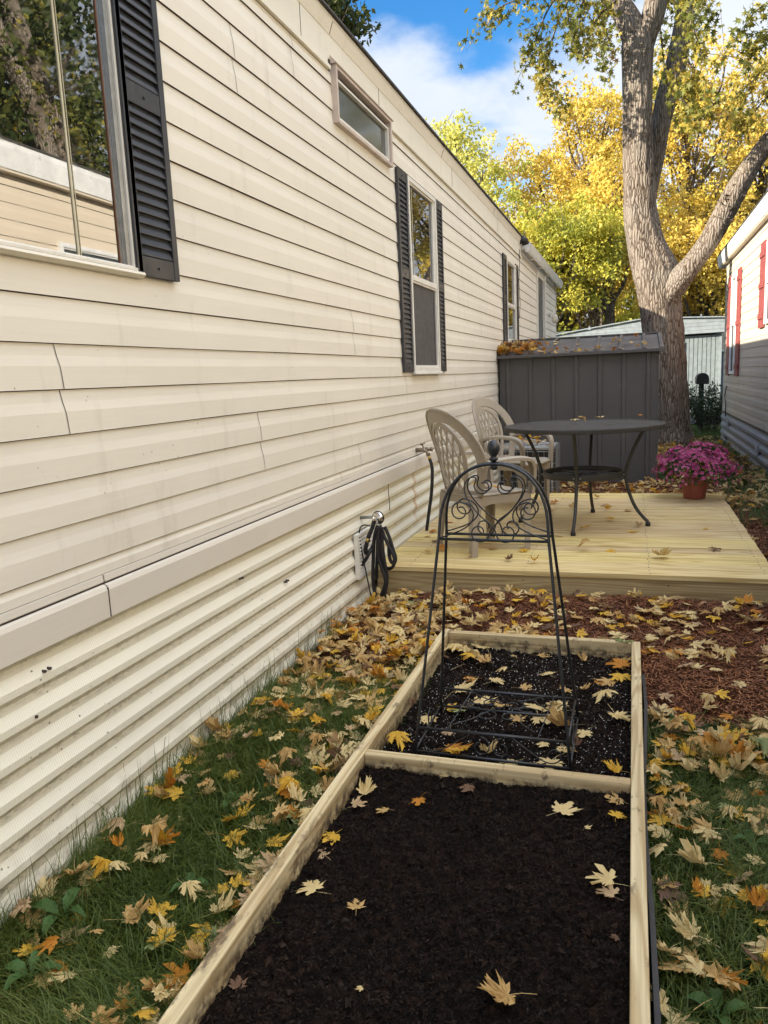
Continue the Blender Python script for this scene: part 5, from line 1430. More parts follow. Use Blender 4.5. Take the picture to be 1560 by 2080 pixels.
scatter(850, -1.50, 1.5, 7.36, 9.2, 'back_mulch', [34, 28, 14, 8, 3, 12, 0], gz, lambda x, y: (.9 if y < 8.3 else .45), lift=(.01, .03))
scatter(900, .25, 1.5, 9.0, 15.0, 'back_mulch', [24, 30, 10, 10, 6, 20, 0], gz, None, lift=(.01, .03), s0=.07, s1=.12)
def roofz(x, y): return roofp(y) + .004
scatter(150, -1.53, -.98, SY - .05, SY + .42, 'shed_roof', [6, 22, 6, 8, 36, 22, 0], roofz, lambda x, y: max(0, 1 - (x + 1.5) * 1.4 ) * (1 - (y - SY) * 1.5), s0=.06, s1=.09, flat=.2, tilt=.5, lift=(.005, .06))
scatter(34, -1.4, .2, SY - .05, SY - .01, 'shed_roof', [20, 24, 6, 6, 14, 20, 0], roofz, None, s0=.035, s1=.07, lift=(.005, .02))
scatter(16, -1.3, .2, SY, SY + .95, 'shed_roof', [20, 24, 6, 6, 10, 20, 0], roofz, None, s0=.06, s1=.08, lift=(.008, .02))
scatter(22, -1.27, -.82, 8.0, 8.42, 'ac_top', [20, 30, 6, 16, 16, 8, 0], lambda x, y: .66 - .24 * math.hypot(x + 1.045, y - 8.21), None, s0=.05, s1=.08, lift=(.0, .012))
scatter(10, -.85, .0, 2.27, 3.47, 'far_soil', [30, 30, 16, 8, 6, 10, 0], soilz, None, s0=.03, s1=.06, lift=(.006, .012))

REG = {
 'near_soil': '{c} maple leaf lying on the smooth dark soil of the near bed compartment',
 'far_soil': '{c} maple leaf lying on the white-flecked soil around the trellis feet',
 'deck': '{c} maple leaf lying on the deck boards',
 'table': '{c} leaf lying on the round patio table top',
 'seat': '{c} leaf lying on the seat of the nearer resin chair',
 'left_grass': '{c} maple leaf in the grass between the cream wall and the raised bed',
 'right_grass': '{c} maple leaf in the grass to the right of the raised bed',
 'mulch': '{c} maple leaf on the brown mulch between the bed and the deck',
 'side_mulch': '{c} maple leaf on the mulch beside the right edge of the deck',
 'back_mulch': '{c} maple leaf on the mulch behind the deck',
 'shed_roof': '{c} maple leaf on the roof of the grey shed',
 'ac_top': '{c} maple leaf on the wire top of the air conditioner',
}
CW = {'cream': 'pale cream', 'tan': 'dry tan', 'pink': 'pinkish tan', 'yellow': 'golden yellow', 'orange': 'orange', 'brown': 'curled dark brown', 'green': 'grey green'}
def leaf_label(reg, c, x, y, s, t_):
    cw = CW[c]; cw = 'dark brown' if c == 'brown' else cw
    if t_ in CURLY and c != 'brown': cw = 'curled ' + cw
    elif s < .058: cw = 'small ' + cw
    elif s > .080: cw = 'large ' + cw
    if reg == 'near_soil':
        px = 'near the left board' if x < -.62 else ('near the right board' if x < 0 and x > -.22 else ('near the right board' if x > -.22 else 'mid-bed'))
        py = 'just below the cross board' if y > 2.1 else ('on dark soil below the cross board' if y > 1.7 else 'on the dark soil at the camera end')
        return f'{cw} leaf {py}, {px}'
    if reg == 'far_soil':
        px = 'by the left bed board' if x < -.70 else ('by the right bed board' if x > -.12 else 'between the trellis legs')
        py = 'against the cross board' if y < 2.45 else ('on the flecked soil' if y < 3.0 else 'under the far end board')
        return f'{cw} leaf {py} {px}'
    if reg == 'deck':
        px = 'by the cream skirting' if x < -1.05 else ('under the nearer chair' if x < -.6 else ('under the table' if x < .15 else 'on the open right side'))
        py = 'near the front edge' if y < 4.75 else ('midway back' if y < 6 else 'toward the back edge')
        return f'{cw} leaf on the deck {px} {py}'
    if reg == 'left_grass':
        px = 'close to the skirting' if x < -1.32 else ('against the bed board' if x > -1.02 else 'in mid strip')
        py = 'at the near corner' if y < 1.35 else ('before the cross board' if y < 2.1 else ('beyond the cross board' if y < 2.8 else 'by the mulch'))
        return f'{cw} leaf in the left grass {px} {py}'
    if reg == 'right_grass':
        px = 'against the bed board' if x < .22 else ('near the bed' if x < .45 else 'in the open')
        py = 'nearest the camera' if y < 1.4 else ('before the cross board' if y < 2.1 else ('past the cross board' if y < 2.6 else 'by the mulch edge'))
        return f'{cw} leaf in the right grass {px} {py}'
    if reg == 'mulch':
        px = 'toward the skirting' if x < -.8 else ('behind the bed' if x < .05 else 'right of the bed')
        py = 'close to the deck' if y > 4.0 else 'close to the bed end'
        return f'{cw} leaf on the mulch {px} {py}'
    return REG[reg].format(c=cw)
camp = np.array([0, 0, CAM_H])
def inview(x, y, z):
    q = np.array([x, y, z]) - camp; d = q @ np.array(_f)
    if d < .3: return False
    return abs(q @ np.array(_r)) / d < .515 and abs(q @ np.array(_u)) / d < .68
order = list(range(n_explicit)) + sorted([i for i in range(n_explicit, len(LEAVES)) if inview(*LEAVES[i][:3])], key=lambda i: np.linalg.norm(np.array(LEAVES[i][:3]) - camp) / LEAVES[i][3])
indiv = set(order[:296])
tmesh = {}
for i in sorted(indiv):
    x, y, z, s, c, t_, rz, ti, ta, reg = LEAVES[i]
    if (t_, c) not in tmesh:
        V, F = TPL[t_]
        me = bpy.data.meshes.new('maple_leaf'); me.from_pydata(V.tolist(), [], F.tolist()); me.update(); me.materials.append(M['leaf_' + c])
        tmesh[(t_, c)] = me
    o = bpy.data.objects.new('maple_leaf', tmesh[(t_, c)]); col.objects.link(o)
    o.matrix_world = Matrix.Translation((x, y, z)) @ Matrix(rotm(rz, ti, ta).tolist()).to_4x4() @ Matrix.Scale(s, 4)
    lab = leaf_label(reg, c, x, y, s, t_)
    tag(o, lab, 'leaf', 'fallen leaves, ' + lab)
V = []; F = []; MI = []; b0 = 0
for i, L in enumerate(LEAVES):
    if i in indiv: continue
    x, y, z, s, c, t_, rz, ti, ta, reg = L
    v, f = TPL[t_]; v = v @ rotm(rz, ti, ta).T * s + np.array([x, y, z])
    V.append(v); F.append(f + b0); b0 += len(v); MI.append(np.full(len(f), LCOL.index(c)))
o = np_mesh('fallen_leaves', np.concatenate(V), np.concatenate(F), [M['leaf_' + c] for c in LCOL], mi=np.concatenate(MI))
tag(o, 'litter of small dry maple leaves scattered over mulch, grass and shed roof', 'leaves', kind='stuff')

# ------------------------------------------------------------------ grass
def grass_patch(n, xf, dens, Lr=(.05, .13), wr=(.0014, .0030), lean=1.1):
    P = xf(n * 2); keep = rng.random(len(P)) < dens(P[:, 0], P[:, 1]); P = P[keep][:n]; n = len(P)
    az = rng.random(n) * 6.283 + 0; flow = 2.4 * fbm(P[:, 0], P[:, 1], 1.8, 2) * 3
    az = np.where(rng.random(n) < .65, flow + rng.normal(size=n) * .6, az)
    ln = np.clip(rng.normal(lean, .32, n), .15, 1.45)
    L = rng.uniform(*Lr, n) * (.7 + .5 * rng.random(n)); w_ = rng.uniform(*wr, n)
    z0 = gz(P[:, 0], P[:, 1]) - .005
    d = np.stack([np.cos(az), np.sin(az)], 1); sd_ = np.stack([-np.sin(az), np.cos(az), np.zeros(n)], 1)
    pts = []; pos = np.stack([P[:, 0], P[:, 1], z0], 1); pts.append(pos)
    for k, t_ in enumerate((.35, .75, 1.05)):
        a = ln * t_ * 1.15; seg = L / 3
        pos = pos + np.stack([d[:, 0] * np.sin(a) * seg, d[:, 1] * np.sin(a) * seg, np.cos(a) * seg], 1)
        pts.append(pos)
    V = []
    for k, ws in enumerate((.8, 1.0, .75)):
        V += [pts[k] - sd_ * (w_ * ws / 2)[:, None], pts[k] + sd_ * (w_ * ws / 2)[:, None]]
    V += [pts[3], pts[3] + sd_ * .0002]
    V = np.stack(V, 1).reshape(-1, 3)
    b = (np.arange(n) * 8)[:, None]
    F = np.concatenate([b + np.array([0, 1, 3, 2]), b + np.array([2, 3, 5, 4]), b + np.array([4, 5, 7, 6])], 1).reshape(-1, 4)
    return V, F
def box_s(x0, x1, y0, y1): return lambda n: np.stack([rng.uniform(x0, x1, n), rng.uniform(y0, y1, n)], 1)
gp = []
gp.append(grass_patch(42000, box_s(-1.53, -.872, .75, 3.75), lambda x, y: (1 - sstep(2.85, 3.25, y + .4 * fbm(x, y, 4, 2))) * (.75 + .5 * fbm(x, y, 7, 2))))
gp.append(grass_patch(52000, box_s(.06, 1.53, .85, 3.15), lambda x, y: (1 - sstep(2.72, 2.98, y + .3 * fbm(x, y, 4, 2))) * (.8 + .5 * fbm(x, y, 7, 2))))
gp.append(grass_patch(5000, box_s(-1.53, -.872, .75, 3.3), lambda x, y: .9 + 0 * x, (.04, .09), (.002, .005), 1.35))
gp.append(grass_patch(6000, box_s(.06, 1.53, .85, 3.0), lambda x, y: .9 + 0 * x, (.04, .09), (.002, .005), 1.35))
gp.append(grass_patch(900, box_s(-1.53, -1.44, .8, 3.7), lambda x, y: .8 + 0 * x, (.10, .20), (.0016, .0028), .5))
gp.append(grass_patch(9000, box_s(.85, 1.53, 6.5, 15.5), lambda x, y: np.clip(.25 + 1.2 * (x - .95) + .8 * fbm(x, y, 1.5, 2), 0, 1), (.05, .12), (.004, .007), .9))
gp.append(grass_patch(7000, box_s(-1.2, 2.6, 14.5, 18.4), lambda x, y: .8 + 0 * x, (.06, .12), (.006, .010), .8))
V = []; F = []; b0 = 0
for v, f in gp: V.append(v); F.append(f + b0); b0 += len(v)
o = np_mesh('grass', np.concatenate(V), np.concatenate(F), M['grass']); tag(o, 'unmown dark green grass around the raised bed', 'grass', kind='stuff')
# clover and stray seed stems
mb = MB()
for k in range(26):
    x, y = random.choice([(random.uniform(-1.5, -1.2), random.uniform(1.0, 2.6)), (random.uniform(-1.5, -.95), random.uniform(1.0, 3.0)), (random.uniform(.2, 1.2), random.uniform(1.2, 2.8))])
    a = random.uniform(0, 6.28); h = random.uniform(.10, .20); z = float(gz(x, y))
    mb.tube(smoothp([(x, y, z), (x + .02 * math.cos(a), y + .02 * math.sin(a), z + h * .6), (x + .07 * math.cos(a), y + .07 * math.sin(a), z + h)], 1), [.0011, .001, .0009, .0008, .0007][:5] if False else .0009, 5)
o = mb.build('grass_stems', M['weed']); tag(o, 'wiry grass stems standing above the lawn', 'grass', kind='stuff')

# broadleaf weeds
def weed(x, y, n, L, label):
    root = empty('broadleaf_weed', (x, y, float(gz(x, y))), label, 'weed', None)
    for k in range(n):
        a = k * 6.283 / n + random.uniform(-.4, .4); l_ = L * random.uniform(.7, 1.1); w_ = l_ * random.uniform(.30, .45)
        vs = []; N_ = 9
        for j in range(N_ + 1):
            t_ = j / N_; r_ = l_ * t_; z = .028 + .05 * math.sin(t_ * 2.2) * (L / .12) - .015 * t_
            hw_ = w_ / 2 * (math.sin(min(1, max(0, (t_ - .12) / .88)) ** .8 * math.pi) ** .7 if t_ > .12 else .06) * (1 + .12 * math.sin(j * 2.6)) + .0015
            c_, s_ = math.cos(a), math.sin(a)
            for q, dz in ((-1, .008), (0, 0), (1, .008)):
                vs.append((c_ * r_ - s_ * hw_ * q, s_ * r_ + c_ * hw_ * q, z + dz * (hw_ / (w_ / 2))))
        fs = []
        for j in range(N_):
            for q in range(2): fs.append((j * 3 + q, j * 3 + q + 1, j * 3 + 4 + q, j * 3 + 3 + q))
        m2 = MB(); m2.add(vs, fs); m2.build('leaf', M['weed'], root, smooth=True, world=False)
weed(-1.36, .98, 5, .115, 'largest dock weed with broad leaves in the lower left corner of the grass')
weed(-1.30, 1.22, 4, .085, 'broadleaf weed behind the largest dock weed in the left grass')
weed(-1.38, 1.42, 4, .09, 'long leaved weed close to the skirting in the left grass')
weed(-1.12, 1.60, 3, .06, 'small round leaved weed halfway along the left grass strip')
weed(-1.22, 2.02, 4, .055, 'small low weed near the skirting beyond the middle of the left grass')
weed(.18, 1.50, 4, .075, 'dandelion clump beside the right board of the bed')
weed(.42, 1.62, 4, .06, 'low weed among leaves in the right grass')
weed(.33, 2.15, 4, .06, 'broadleaf weed at the middle of the right grass')
weed(.16, 2.92, 3, .05, 'small green seedling at the edge of the mulch')

# ------------------------------------------------------------------ mulch chips and soil crumbs
def chips(n, samp, zf, Lr, wr, tilt=.35):
    P = samp(n); n = len(P); z = zf(P[:, 0], P[:, 1]) + rng.uniform(.000, .012, n)
    a = rng.random(n) * 6.283; L = rng.uniform(*Lr, n) * (.4 + rng.random(n)); w_ = rng.uniform(*wr, n); ti = rng.normal(0, tilt, n)
    d = np.stack([np.cos(a) * np.cos(ti), np.sin(a) * np.cos(ti), np.sin(ti)], 1)
    s_ = np.stack([-np.sin(a), np.cos(a), rng.normal(0, .4, n)], 1); s_ /= np.linalg.norm(s_, axis=1)[:, None]
    u_ = np.cross(d, s_)
    c = np.stack([P[:, 0], P[:, 1], z], 1); L = L[:, None] / 2; w_ = w_[:, None] / 2; h = w_ * .5
    V = np.stack([c - d * L, c - s_ * w_ + d * L * .1, c + d * L, c + s_ * w_ - d * L * .1, c + u_ * h], 1).reshape(-1, 3)
    b = (np.arange(n) * 5)[:, None]
    F = np.concatenate([b + np.array([0, 1, 4]), b + np.array([1, 2, 4]), b + np.array([2, 3, 4]), b + np.array([3, 0, 4])], 1).reshape(-1, 3)
    return V, F
def filt(samp, cond):
    def f(n):
        P = samp(int(n * 1.6)); return P[cond(P[:, 0], P[:, 1])][:n]
    return f
notbed = lambda x, y: ~((x > -.88) & (x < .055) & (y < 3.53))
isml = lambda x, y: (y > np.where(x < -.4, 3.18, 2.95) + .22 * fbm(x, y, 3.2, 3) - .05) & notbed(x, y)
cs = [chips(42000, filt(box_s(-1.53, 1.53, 2.85, 4.42), isml), gz, (.012, .038), (.0016, .0055)),
      chips(1600, filt(box_s(-1.53, 1.53, 2.85, 4.42), isml), gz, (.03, .07), (.006, .012)),
      chips(9000, box_s(.76, 1.53, 4.4, 7.4), gz, (.02, .05), (.004, .010)),
      chips(22000, box_s(-1.53, 1.53, 7.35, 12.0), gz, (.025, .06), (.005, .012))]
V = []; F = []; b0 = 0
for v, f in cs: V.append(v); F.append(f + b0); b0 += len(v)
o = np_mesh('mulch_chips', np.concatenate(V), np.concatenate(F), M['chips']); tag(o, 'shredded reddish brown bark mulch around the deck', 'mulch', kind='stuff')
nc = 2600; P_ = box_s(XL1 + .01, XR0 - .01, .9, 3.46)(nc); rs_ = .003 + .009 * rng.random(nc) ** 3
base_ = np.array([(1, 0, 0), (-1, 0, 0), (0, 1, 0), (0, -1, 0), (0, 0, 1), (0, 0, -1)], float); tri_ = np.array([(0, 2, 4), (2, 1, 4), (1, 3, 4), (3, 0, 4), (2, 0, 5), (1, 2, 5), (3, 1, 5), (0, 3, 5)])
cv = np.stack([P_[:, 0], P_[:, 1], soilz(P_[:, 0], P_[:, 1])], 1)[:, None] + base_[None] * rs_[:, None, None] * (.6 + .8 * rng.random((nc, 6, 1))) + rng.normal(size=(nc, 6, 3)) * rs_[:, None, None] * .2
clod_V = cv.reshape(-1, 3); clod_F = (tri_[None] + (np.arange(nc) * 6)[:, None, None]).reshape(-1, 3)
v, f = chips(60000, box_s(XL1, XR0, .9, 3.468), lambda x, y: soilz(x, y) - .005, (.004, .017), (.0015, .007), .9)
M['crumb'] = crown_mat('soil crumbs', [(.0, (.0020, .0014, .0011)), (.45, (.0085, .0052, .0038)), (.8, (.034, .020, .013)), (1.0, (.16, .10, .06))], 0)
M['crumb'].node_tree.nodes['Principled BSDF'].inputs['Specular IOR Level'].default_value = .1
f = np.concatenate([f, clod_F + len(v)]); v = np.concatenate([v, clod_V])
o = np_mesh('soil_crumbs', v, f, M['crumb']); tag(o, 'dark fibrous crumbs of potting soil in the raised bed', 'soil', kind='stuff')

# ------------------------------------------------------------------ trees
def bark_tube(path, radii, seg=56, step=.05, amp=.022, freq=9.0, flare=None, seed=0):
    P = [Vector(p) for p in path]
    pts = []; rr = []
    for k in range(len(P) - 1):
        p0 = P[max(k - 1, 0)]; p1, p2 = P[k], P[k + 1]; p3 = P[min(k + 2, len(P) - 1)]
        n = max(2, int((p2 - p1).length / step))
        for j in range(n):
            t_ = j / n
            q = .5 * ((2 * p1) + (p2 - p0) * t_ + (2 * p0 - 5 * p1 + 4 * p2 - p3) * t_ ** 2 + (3 * p1 - p0 - 3 * p2 + p3) * t_ ** 3)
            pts.append(q); rr.append(radii[k] + (radii[k + 1] - radii[k]) * t_)
    pts.append(P[-1]); rr.append(radii[-1])
    n = len(pts); V = np.zeros((n, seg, 3)); x = None; acc = 0
    ang = np.arange(seg) * 2 * math.pi / seg
    for i in range(n):
        d = (pts[min(i + 1, n - 1)] - pts[max(i - 1, 0)]).normalized()
        x = (Vector((1, 0, 0)) if x is None else x); x = (x - d * x.dot(d)).normalized(); y = d.cross(x)
        if i: acc += (pts[i] - pts[i - 1]).length
        A = ang * rr[0] / max(rr[0], .05)
        wz = .5 * vnoise(np.full(seg, acc * 1.1 + seed), ang * .8)
        u = ang / (2 * math.pi) * round(freq * rr[0] * 6.283 / .55) 
        per = max(4, round(freq * radii[0] * 5))
        a = ang / (2 * math.pi) * per
        # blend two noises so that the seam closes
        def ring(ph):
            n1_ = vnoise(a + ph + wz * 2, np.full(seg, acc * 2.2 + seed)); n2_ = vnoise(a - per + ph + wz * 2, np.full(seg, acc * 2.2 + seed))
            t_ = ang / (2 * math.pi); return n1_ * (1 - t_) + n2_ * t_
        rdg = 1 - np.abs(ring(3.3) * 2 - 1) * 1.6
        r_ = rr[i] * (1 + .05 * np.sin(ang * 3 + acc * .7 + seed)) + amp * rdg + amp * .5 * (ring(17.7) - .5)
        if flare is not None: r_ = r_ + flare(acc, ang)
        V[i] = np.array(pts[i])[None] + np.cos(ang)[:, None] * np.array(x)[None] * r_[:, None] + np.sin(ang)[:, None] * np.array(y)[None] * r_[:, None]
    i_ = np.arange(n - 1)[:, None] * seg + np.arange(seg)[None]; j_ = np.arange(n - 1)[:, None] * seg + (np.arange(seg)[None] + 1) % seg
    F = np.stack([i_, j_, j_ + seg, i_ + seg], -1).reshape(-1, 4)
    return V.reshape(-1, 3), F
bm_ = empty('silver_maple', (.6, 14.4, 0), 'large forked silver maple with furrowed sunlit trunk standing behind the grey shed', 'tree')
fl = lambda acc, ang: np.maximum(0, .5 - acc) ** 2 * (.5 + .35 * np.sin(ang * 5 + 1))
T_ = 14.4
V, F = bark_tube([(.60, T_, -.15), (.585, T_, .45), (.545, T_, 1.15), (.50, T_, 1.7), (.44, T_, 2.21), (.40, T_, 2.62), (.33, T_, 2.95), (.19, T_, 3.37), (.09, T_, 3.93), (.053, T_, 4.72), (.034, T_, 5.72), (.028, T_, 6.45), (.03, T_, 6.66)],
                 [.40, .335, .32, .315, .32, .345, .36, .29, .25, .228, .213, .235, .22], seg=88, step=.035, flare=fl, amp=.026)
np_mesh('trunk', V, F, M['bark'], bm_, smooth=True)
def limb(pts, rs, seed, seg=40, name='limb', amp=.016):
    V, F = bark_tube(pts, rs, seg=seg, step=.05, amp=amp, seed=seed); return np_mesh(name, V, F, M['bark'], bm_, smooth=True)
limb([(.35, T_, 2.25), (.55, 14.3, 2.55), (.70, 14.2, 2.74), (.90, 14.1, 2.97), (1.16, 14.1, 3.33), (1.40, 14.1, 3.78), (1.55, 14.1, 4.08), (1.80, 14.1, 4.49), (2.08, 14.1, 4.84), (2.6, 14.0, 5.32), (3.3, 13.8, 5.9), (4.2, 13.5, 6.6)], [.22, .235, .205, .162, .155, .16, .155, .135, .13, .12, .10, .06], 5)
limb([(.02, T_, 6.3), (-.06, T_, 6.75), (-.20, T_, 7.06), (-.40, T_, 7.36), (-.75, T_, 7.95), (-1.3, T_ - .3, 9.2), (-2.0, T_ - .5, 11)], [.16, .19, .175, .16, .15, .12, .06], 9)
limb([(.05, T_, 6.2), (.13, T_, 6.6), (.23, T_, 6.9), (.29, T_, 7.2), (.36, T_, 7.8), (.5, T_, 9.4), (.7, T_, 11.5)], [.12, .17, .175, .17, .16, .12, .06], 13)
limb([(.18, T_ + .25, 3.6), (.20, T_ + .33, 4.2), (.30, T_ + .4, 4.80), (.40, T_ + .4, 5.33), (.50, T_ + .4, 5.86), (.63, T_ + .4, 6.30), (.72, T_ + .4, 6.81), (.85, T_ + .4, 7.4), (1.3, T_ + .6, 9), (2.2, T_ + .9, 11)], [.16, .15, .155, .15, .155, .16, .15, .14, .11, .05], 17)
# torn bark burl on the right limb
mb = MB()
for k in range(26):
    c = Vector((1.42 + random.gauss(0, .10), 13.97, 3.72 + random.gauss(0, .16)))
    d = Vector((random.gauss(.2, .5), -1, random.gauss(0, .6))).normalized() * random.uniform(.04, .10)
    mb.bar(c, c + d, random.uniform(.02, .05), .012, w2=.01, h2=.004)
mb.build('broken_bark', M['bark2'], bm_)
SPR=[[(-0.59,13.2,7.23),(-1.02,13.2,7.17),(-1.46,13.2,7.05),(-1.92,13.2,7.03),(-2.15,13.2,6.93),(-2.27,13.2,6.84)],[(-0.91,13.65,7.41),(-1.28,13.65,7.13),(-1.48,13.65,6.77),(-1.6,13.65,6.47),(-1.68,13.65,6.33)],[(-0.86,14.1,7.53),(-1.17,14.1,7.15),(-1.33,14.1,6.73),(-1.43,14.1,6.37),(-1.27,14.1,5.93),(-1.14,14.1,5.65)],[(-1.34,13.42,6.34),(-1.42,13.42,6.07),(-1.41,13.42,5.89)],[(-0.69,13.88,7.47),(-0.84,13.88,7.15),(-0.86,13.88,6.83),(-0.96,13.88,6.55)],[(-1.02,13.2,6.77),(-0.95,13.2,6.34),(-0.84,13.2,6.11)],[(-0.31,13.65,6.96),(-0.57,13.65,6.8),(-0.68,13.65,6.6),(-0.72,13.65,6.47)],[(-0.23,14.1,6.91),(-0.47,14.1,6.66),(-0.53,14.1,6.38),(-0.49,14.1,6.19)],[(-0.1,13.42,7.03),(-0.38,13.42,6.95),(-0.63,13.42,6.86)],[(0.66,13.88,7.16),(0.84,13.88,6.92),(1.02,13.88,6.75),(1.11,13.88,6.6)],[(0.7,13.2,6.47),(0.79,13.2,6.19),(0.88,13.2,5.98),(0.85,13.2,5.88)],[(0.66,13.65,6.17),(0.81,13.65,5.8),(0.92,13.65,5.61),(0.78,13.65,5.53)],[(0.35,14.1,6.6),(0.4,14.1,6.23),(0.44,14.1,5.87),(0.41,14.1,5.58)],[(0.55,13.42,5.84),(0.6,13.42,5.42),(0.78,13.42,5.18),(1.06,13.42,5.04)],[(0.36,13.88,5.52),(0.44,13.88,5.29),(0.62,13.88,5.19)],[(1.17,13.2,5.2),(0.97,13.2,5.02),(0.84,13.2,4.83)],[(2.22,13.65,6.78),(1.91,13.65,6.57),(1.65,13.65,6.48),(1.45,13.65,6.18)],[(2.31,14.1,6.55),(1.98,14.1,6.4),(1.75,14.1,6.16),(1.62,14.1,6.08)],[(2.22,13.42,5.84),(1.9,13.42,5.69),(1.71,13.42,5.52),(1.46,13.42,5.29)],[(2.18,13.88,5.53),(1.92,13.88,5.36),(1.66,13.88,5.05),(1.52,13.88,4.93)],[(0.25,13.2,6.88),(0.53,13.2,6.66),(0.6,13.2,6.55)]]
def leafcloud(cent, n, sig, size, tpl=None, droop=.5, smallquad=True, aspect=.62):
    """cent (m,3); n leaves per centre; returns V,F"""
    m_ = len(cent); C_ = np.repeat(cent, n, 0) + rng.normal(size=(m_ * n, 3)) * np.asarray(sig)
    N_ = len(C_)
    d = rng.normal(size=(N_, 3)); d[:, 2] -= droop; d /= np.linalg.norm(d, axis=1)[:, None]
    u_ = rng.normal(size=(N_, 3)); s_ = np.cross(d, u_); s_ /= np.linalg.norm(s_, axis=1)[:, None] + 1e-9
    nn = np.cross(s_, d); sz = size * (.6 + .8 * rng.random(N_))[:, None]
    if smallquad:
        V = np.stack([C_, C_ + d * sz * .5 - s_ * sz * aspect * .5 + nn * sz * .10, C_ + d * sz, C_ + d * sz * .5 + s_ * sz * aspect * .5 + nn * sz * .10], 1).reshape(-1, 3)
        F = np.arange(N_ * 4).reshape(-1, 4); return V, F
    # five pointed leaf of seven vertices fan
    t0 = np.array([(0, 0), (-.20, .10), (-.62, .05), (-.28, .36), (-.62, .78), (-.14, .58), (0, 1.05), (.14, .58), (.62, .78), (.28, .36), (.62, .05), (.20, .10)])
    V = C_[:, None] + s_[:, None] * (t0[None, :, 0:1] * sz[:, None]) + d[:, None] * (t0[None, :, 1:2] * sz[:, None]) + nn[:, None] * (np.abs(t0[None, :, 0:1]) * .25 * sz[:, None])
    c0 = (C_ + d * sz * .35)[:, None]; V = np.concatenate([V, c0], 1).reshape(-1, 3)
    b = (np.arange(N_) * 13)[:, None]
    F = np.concatenate([b + np.array([12, k, (k + 1) % 12]) for k in range(12)], 1).reshape(-1, 3)
    return V, F
cents = []
for path in SPR:
    pp = smoothp(path, 2)
    if any(-.25 < q[0] < .55 for q in pp): pp = [(q[0] * 1.14, q[1] + 1.9, CAM_H + (q[2] - CAM_H) * 1.14) for q in pp]
    tw = MB(); tw.tube(pp, [.018 * (1 - k / len(pp)) + .003 for k in range(len(pp))], 6)
    for k in range(2, len(pp)):
        q = Vector(pp[k]); cents.append(q)
        if k % 3 == 0:
            d = Vector((random.gauss(0, .2), random.gauss(0, .3), -abs(random.gauss(.12, .12)))); tw.tube([q, q + d * .6, q + d], [.005, .004, .002], 5); cents += [q + d * .5, q + d]
    tw.build('branch', M['bark2'], bm_)
cents = np.array([tuple(c) for c in cents])
V, F = leafcloud(cents, 8, (.075, .13, .085), .080, droop=1.2, smallquad=False)
np_mesh('foliage', V, F, M['crownM'], bm_)
# high crown of the same maple above the picture
cc_ = np.array([(random.gauss(.6, 1.7), random.gauss(14.6, 1.7), random.gauss(10.6, .9)) for _ in range(50)])
V, F = leafcloud(cc_, 120, (.45, .45, .35), .15, droop=.6)
np_mesh('crown', V, F, M['crownM'], bm_)

def make_tree(label, base, env, nclump, nleaf, lsize, cmat, seed, th=.2, group=None, cat='tree', name='maple_tree', trunk_h=None, csig=.5):
    """env: list of (cx,cy,cz,rx,ry,rz) ellipsoids holding the leaf clumps."""
    random.seed(seed); global rng; rng = np.random.default_rng(seed)
    root = empty(name, base, label, cat, group)
    cl = []
    for k in range(nclump):
        e = env[k % len(env)]
        while True:
            a = Vector((random.gauss(0, 1), random.gauss(0, 1), random.gauss(0, 1))).normalized() * random.uniform(.35, 1) ** .6
            if a.length <= 1: break
        cl.append(Vector((e[0] + a.x * e[3], e[1] + a.y * e[4], e[2] + a.z * e[5])))
    zmin = min(c.z for c in cl); zmax = max(c.z for c in cl)
    cx = sum(c.x for c in cl) / len(cl); cy = sum(c.y for c in cl) / len(cl)
    B = Vector(base); top = Vector((cx, cy, zmax - .15 * (zmax - zmin)))
    mb = MB(); tp = []
    for k in range(9):
        t_ = k / 8; q = B.lerp(top, t_); q.x += .25 * math.sin(t_ * 5 + seed) * t_; q.y += .2 * math.cos(t_ * 4 + seed) * t_; tp.append(q)
    mb.tube(tp, [th * (1 - .88 * k / 8) for k in range(9)], 10)
    mb.build('trunk', M['bark2'], root, smooth=True)
    mb = MB()
    for c in cl:
        t_ = max(.16, min(.9, ((c.z - B.z) / (top.z - B.z)) - random.uniform(.18, .38)))
        s0 = tp[int(t_ * 8)].lerp(tp[min(8, int(t_ * 8) + 1)], t_ * 8 % 1)
        mid = s0.lerp(c, .5) + Vector((random.gauss(0, .2), random.gauss(0, .2), -.10 * (c - s0).length))
        pp = smoothp([s0, mid, c], 2); r0 = th * .30 * (1 - t_ * .6)
        mb.tube([tuple(p) for p in pp], [1.5 * r0 * (1 - k / len(pp)) + .016 for k in range(len(pp))], 5)
        for _ in range(3):
            e_ = c + Vector((random.gauss(0, csig), random.gauss(0, csig), random.gauss(.1, csig)))
            mb.tube([tuple(pp[-3]), tuple(e_)], [.012, .006], 4)
    mb.build('branches', M['bark2'], root)
    sub = []
    for c in cl:
        for _ in range(7): sub.append(c + Vector((random.gauss(0, csig), random.gauss(0, csig), random.gauss(0, csig * .75))))
    sub = np.array([tuple(c) for c in sub])
    V, F = leafcloud(sub, max(1, nleaf // len(sub)), (csig * .34, csig * .34, csig * .30), lsize, droop=.5)
    np_mesh('crown', V, F, cmat, root)
    return root
G = 'autumn maples beyond the homes'
